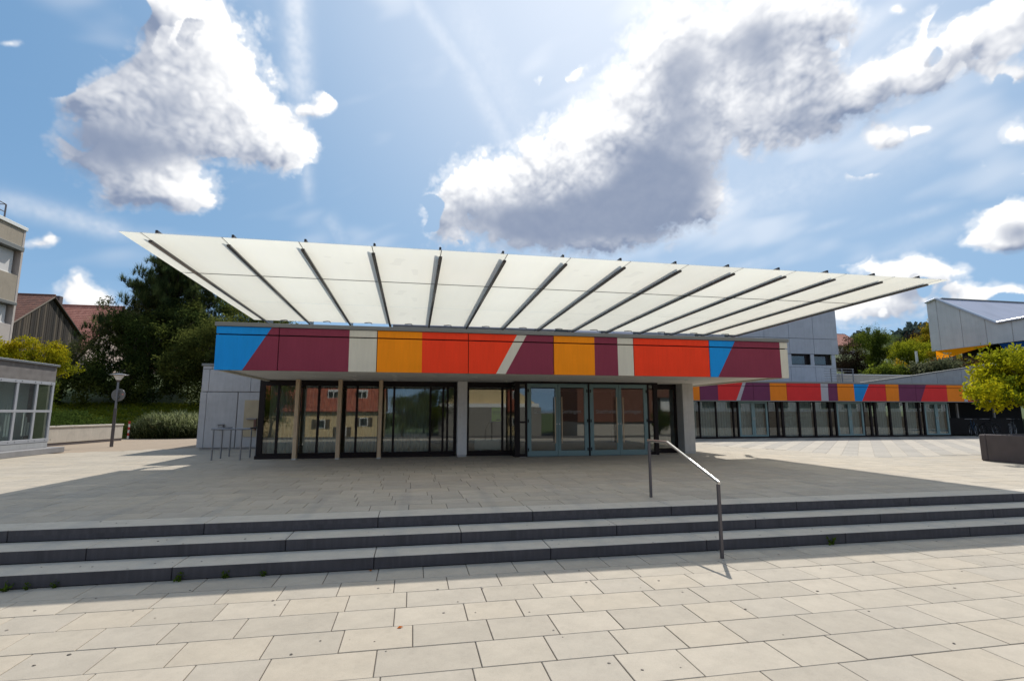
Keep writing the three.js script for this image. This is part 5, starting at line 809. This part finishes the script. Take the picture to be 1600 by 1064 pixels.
// weeds in the joint below the steps and bits on the paving
[[-4.02, -6.37, 0.8, 'at the left picture edge'], [-3.84, -6.38, 0.5, 'second from the left'], [-3.60, -6.39, 0.5, 'third from the left'], [-2.44, -6.40, 0.8, 'fourth from the left, spreading'], [-1.97, -6.40, 0.75, 'fifth from the left'], [-1.58, -6.40, 0.6, 'sixth, nearest the middle'], [5.72, -6.40, 1.15, 'right of the handrail, tallest']].forEach(([x, z, s, w], i) => { const t = thing('weed', 'small green weed at the foot of the steps, ' + w, 'weed', [x, -0.42, z]); part(t, 'blades', bladeTuft(12, 0.11 * s, 200 + i, 0.006), leafMat([0.07, 0.11, 0.015], 0.3), [x, -0.42, z]); part(t, 'leaves', leafTuft(16, 0.05 * s, 0.05 * s, 210 + i), leafMat([0.08, 0.12, 0.015], 0.3), [x, -0.375, z]); });
{ const r = rng(230), lg = new THREE.BufferGeometry(); lg.setAttribute('position', new THREE.Float32BufferAttribute([-0.028, 0, 0, 0, 0.006, 0.016, 0.03, 0.003, 0, -0.028, 0, 0, 0.03, 0.003, 0, 0, 0.008, -0.016], 3)); lg.computeVertexNormals();
  [[-0.43, -6.37, 'by the foot of the steps'], [-0.06, -4.7, 'on a slab in the middle of the lower paving']].forEach(([x, z, w]) => { const t = thing('fallen_leaf', 'orange-brown fallen leaf ' + w, 'leaf', [x, -0.417, z]); part(t, 'blade', lg, leafMat([0.5, 0.13, 0.02], 0.2), [x, -0.416, z]).rotation.y = r() * 6; });
  const sp = []; for (let i = 0; i < 90; i++) { const x = -4 + r() * 12, z = -2.6 - r() * 3.7; sp.push([x, -0.418, z, 0.3 + r() * 0.7]); } for (let i = 0; i < 60; i++) { const x = -4 + r() * 13, k = Math.floor(r() * 3); sp.push([x, -0.14 * k + 0.002, -7.3 + 0.44 * k - r() * 0.35, 0.3 + r() * 0.6]); }
  const o = new THREE.Group(); o.name = 'dirt_crumbs'; scene.add(o); world.set(o, new THREE.Vector3()); tag(o, 'dark crumbs of dirt and gum lying on slabs and steps', 'dirt', null, 'stuff'); scatter(o, 'crumbs', new THREE.CylinderGeometry(0.012, 0.016, 0.004, 7), mat([1, 1, 1], 0.9), sp, [[0.10, 0.085, 0.07], [0.2, 0.17, 0.14]], 231, true).rotation.set(0, 0, 0);
}
// far wooded ridge
{
  const P = [], I = [], n = 120; for (let j = 0; j < 14; j++) for (let i = 0; i < n; i++) { const a = (-60 + i * 1.15) * D2R, d = 560 + j * 26, x = Math.sin(a) * d, z = -Math.cos(a) * d, rise = smooth(0, 7, j) * (1 - 0.3 * smooth(8, 13, j)); P.push(x, 4 + rise * (70 + 26 * noise3(i * 0.07, 0, 1) + 12 * noise3(i * 0.5, j * 0.5, 2) + 5 * noise3(i * 2.7, j * 2.1, 3)) * (0.55 + 0.45 * smooth(20, 100, i)), z); }
  for (let j = 0; j < 13; j++) for (let i = 0; i < n - 1; i++) { const a = j * n + i; I.push(a, a + 1, a + n, a + 1, a + n + 1, a + n); }
  const g = new THREE.BufferGeometry(); g.setAttribute('position', new THREE.Float32BufferAttribute(P, 3)); g.setIndex(I); g.computeVertexNormals(); structure('hills', g, mat([0.05, 0.075, 0.07], 1));
  const sp = [], r = rng(240); for (let i = 0; i < 2600; i++) { const a = (38 + r() * 22) * D2R, d = 640 + r() * 110, x = Math.sin(a) * d, z = -Math.cos(a) * d; sp.push([x, 58 + r() * 34 * (0.6 + noise3(a * 20, 0, 0) * 0.6), z, 6 + r() * 6]); }
  const o = new THREE.Group(); o.name = 'forest'; scene.add(o); world.set(o, new THREE.Vector3()); tag(o, 'dark wood covering the far hill above the red roof', 'forest', null, 'stuff'); scatter(o, 'crowns', leafTuft(40, 0.8, 0.55, 9, 0.9), whiteLeaf, sp, [[0.045, 0.065, 0.06], [0.06, 0.08, 0.07]], 241);
}

// ---------------------------------------------------------------- across the street, behind the camera: what the panes mirror
{
  const cream = mat([0.78, 0.59, 0.32], 0.9, { map: rep(stainT, 0.25) }), red = [[0.34, 0.085, 0.045], [0.38, 0.10, 0.055], [0.29, 0.07, 0.04]].map((c) => mat(c, 0.85, { map: rep(tileT, 2) }));
  const h = gableHouse({ name: 'yellow_house', label: 'yellow house with red tiled roof and dormers, mirrored in the left panes', x0: -16, x1: -3.1, zN: 33, zF: 24.3, y0: -1.6, yE: 1.9, yR: 6.4, wall: cream, tiles: red, seed: 12 });
  for (const x of [-8.6, -5.6]) { const d = part(h, 'dormer', box(1.2, 1.1, 1.8, 0.02), M.white, [x, 3.35, 26.2]); for (const s of [-0.27, 0.27]) part(d, 'window_pane', box(0.42, 0.6, 0.04, 0), M.dark, [x + s, 3.35, 25.28]); }
  for (const [x, y] of [[-9.6, 0.2], [-7.4, -0.6], [-5.2, 0.4]]) { const w = part(h, 'window', box(0.9, 0.9, 0.06, 0), M.white, [x, y, 24.27]); part(w, 'pane', box(0.7, 0.7, 0.04, 0), M.dark, [x, y, 24.23]); for (const s of [-0.7, 0.7]) part(w, 'shutter', box(0.42, 0.92, 0.05, 0), mat([0.08, 0.05, 0.03], 0.8), [x + s, y, 24.25]); }
  const b = thing('brown_clad_building', 'brown timber-clad building mirrored in the entrance doors', 'building', [28, -1.5, 27]), clad = mat([0.22, 0.09, 0.06], 0.85, { map: rep(woodT, 3, 0.4) });
  span(b, 'lower_wall', M.concWarm, [19, 40], [-1.6, 0.3], [26.2, 36], 0.01); span(b, 'clad_wall', clad, [19, 29.2], [0.3, 6], [26, 36], 0); span(b, 'clad_wall', clad, [29.2, 40], [0.3, 1.5], [26, 36], 0); span(b, 'clad_wall', clad, [29.2, 40], [3.3, 6], [26, 36], 0);
  for (let i = 0; i < 4; i++) span(b, 'window', M.white, [29.4 + i * 2.6, 31.8 + i * 2.6], [1.52, 3.28], [26.4, 26.5], 0); for (let i = 0; i < 4; i++) span(b, 'window_pane', M.dark, [29.5 + i * 2.6, 30.5 + i * 2.6], [1.6, 3.2], [26.3, 26.38], 0);
  const lb = thing('opposite_building', 'long grey-brown building across the street, mirrored in the far panes', 'building', [62, -1.5, 32]);
  span(lb, 'wall', mat([0.25, 0.20, 0.165], 0.9, { map: rep(stainT, 0.2) }), [41, 110], [-1.6, 1.6], [28, 40], 0.02); span(lb, 'upper_wall', M.panelGrey2, [41, 110], [1.61, 5.5], [28.3, 40], 0.02);
  for (let i = 0; i < 14; i++) { const w = span(lb, 'window', M.white, [43 + i * 4.6, 46 + i * 4.6], [2.0, 4.4], [28.2, 28.29], 0); span(w, 'pane', M.dark, [43.2 + i * 4.6, 45.8 + i * 4.6], [2.2, 4.2], [28.12, 28.19], 0); }
  const c = thing('cream_hall', 'cream gabled hall mirrored in the pane beside the column', 'building', [9, -1.5, 30]); const gs = slabShape([[3.5, -1.6], [14.5, -1.6], [14.5, 2.6], [9, 6.2], [3.5, 2.6]], 9, 0); part(c, 'wall', gs, cream, [0, 0, 29]); span(c, 'balustrade', M.white, [3, 15], [2.05, 2.5], [28.6, 28.95], 0.01); span(c, 'porch', M.roomWall, [3, 15], [-1.6, 2.04], [27.6, 28.9], 0);
  [['tree opposite, mirrored left of the second wooden post', [-13.4, 19], [[-13.6, 1.9, 19, 1.9, 2.4], [-12.2, 3.0, 19.4, 1.6, 1.6]]], ['tree opposite, mirrored right of the third wooden post', [2.0, 24], [[2.2, 2.2, 24, 2.3, 2.6], [3.4, 3.6, 24.5, 1.8, 1.8]]], ['small tree opposite, mirrored in the right door', [27, 20], [[27, 0.6, 20, 1.3, 1.2]]], ['tree opposite the long building, mirrored in its panes', [34, 18], [[34, 3, 18, 3, 2.6], [38, 3.4, 19, 3, 2.4]]], ['bushy tree opposite, mirrored beyond the yellow house', [-1.2, 30], [[-1, 1.4, 30, 1.6, 2.2]]]].forEach(([label, [x, z], blobs], i) => tree('street_tree', 'green ' + label, 'tree', [x, -1.6, z], blobs, 520, tufts.mid, G.mid, 0.16, 260 + i * 3, 0));
  const row = tree('row_tree', 'leafy tree in the row beyond the street, only mirrored', 'tree', [-44, -1.6, 44], [[-44, 1.6, 44, 3.2, 2.4], [-41.5, 1.0, 44, 2.6, 2.0]], 700, tufts.large, G.mid, 0.2, 300, 0, 0, 'trees in a row beyond the street');
  for (let k = 1; k < 11; k++) copyOf(row, [-44 + k * 7.6, -1.6, 44 + (k % 3) * 1.5], row.userData.label, k * 1.3, 0.62 + (k * 7 % 5) * 0.07);
}
scene.traverse((o) => { if (o.isMesh) { o.castShadow = true; o.receiveShadow = true; } });
renderer.render(scene, camera);
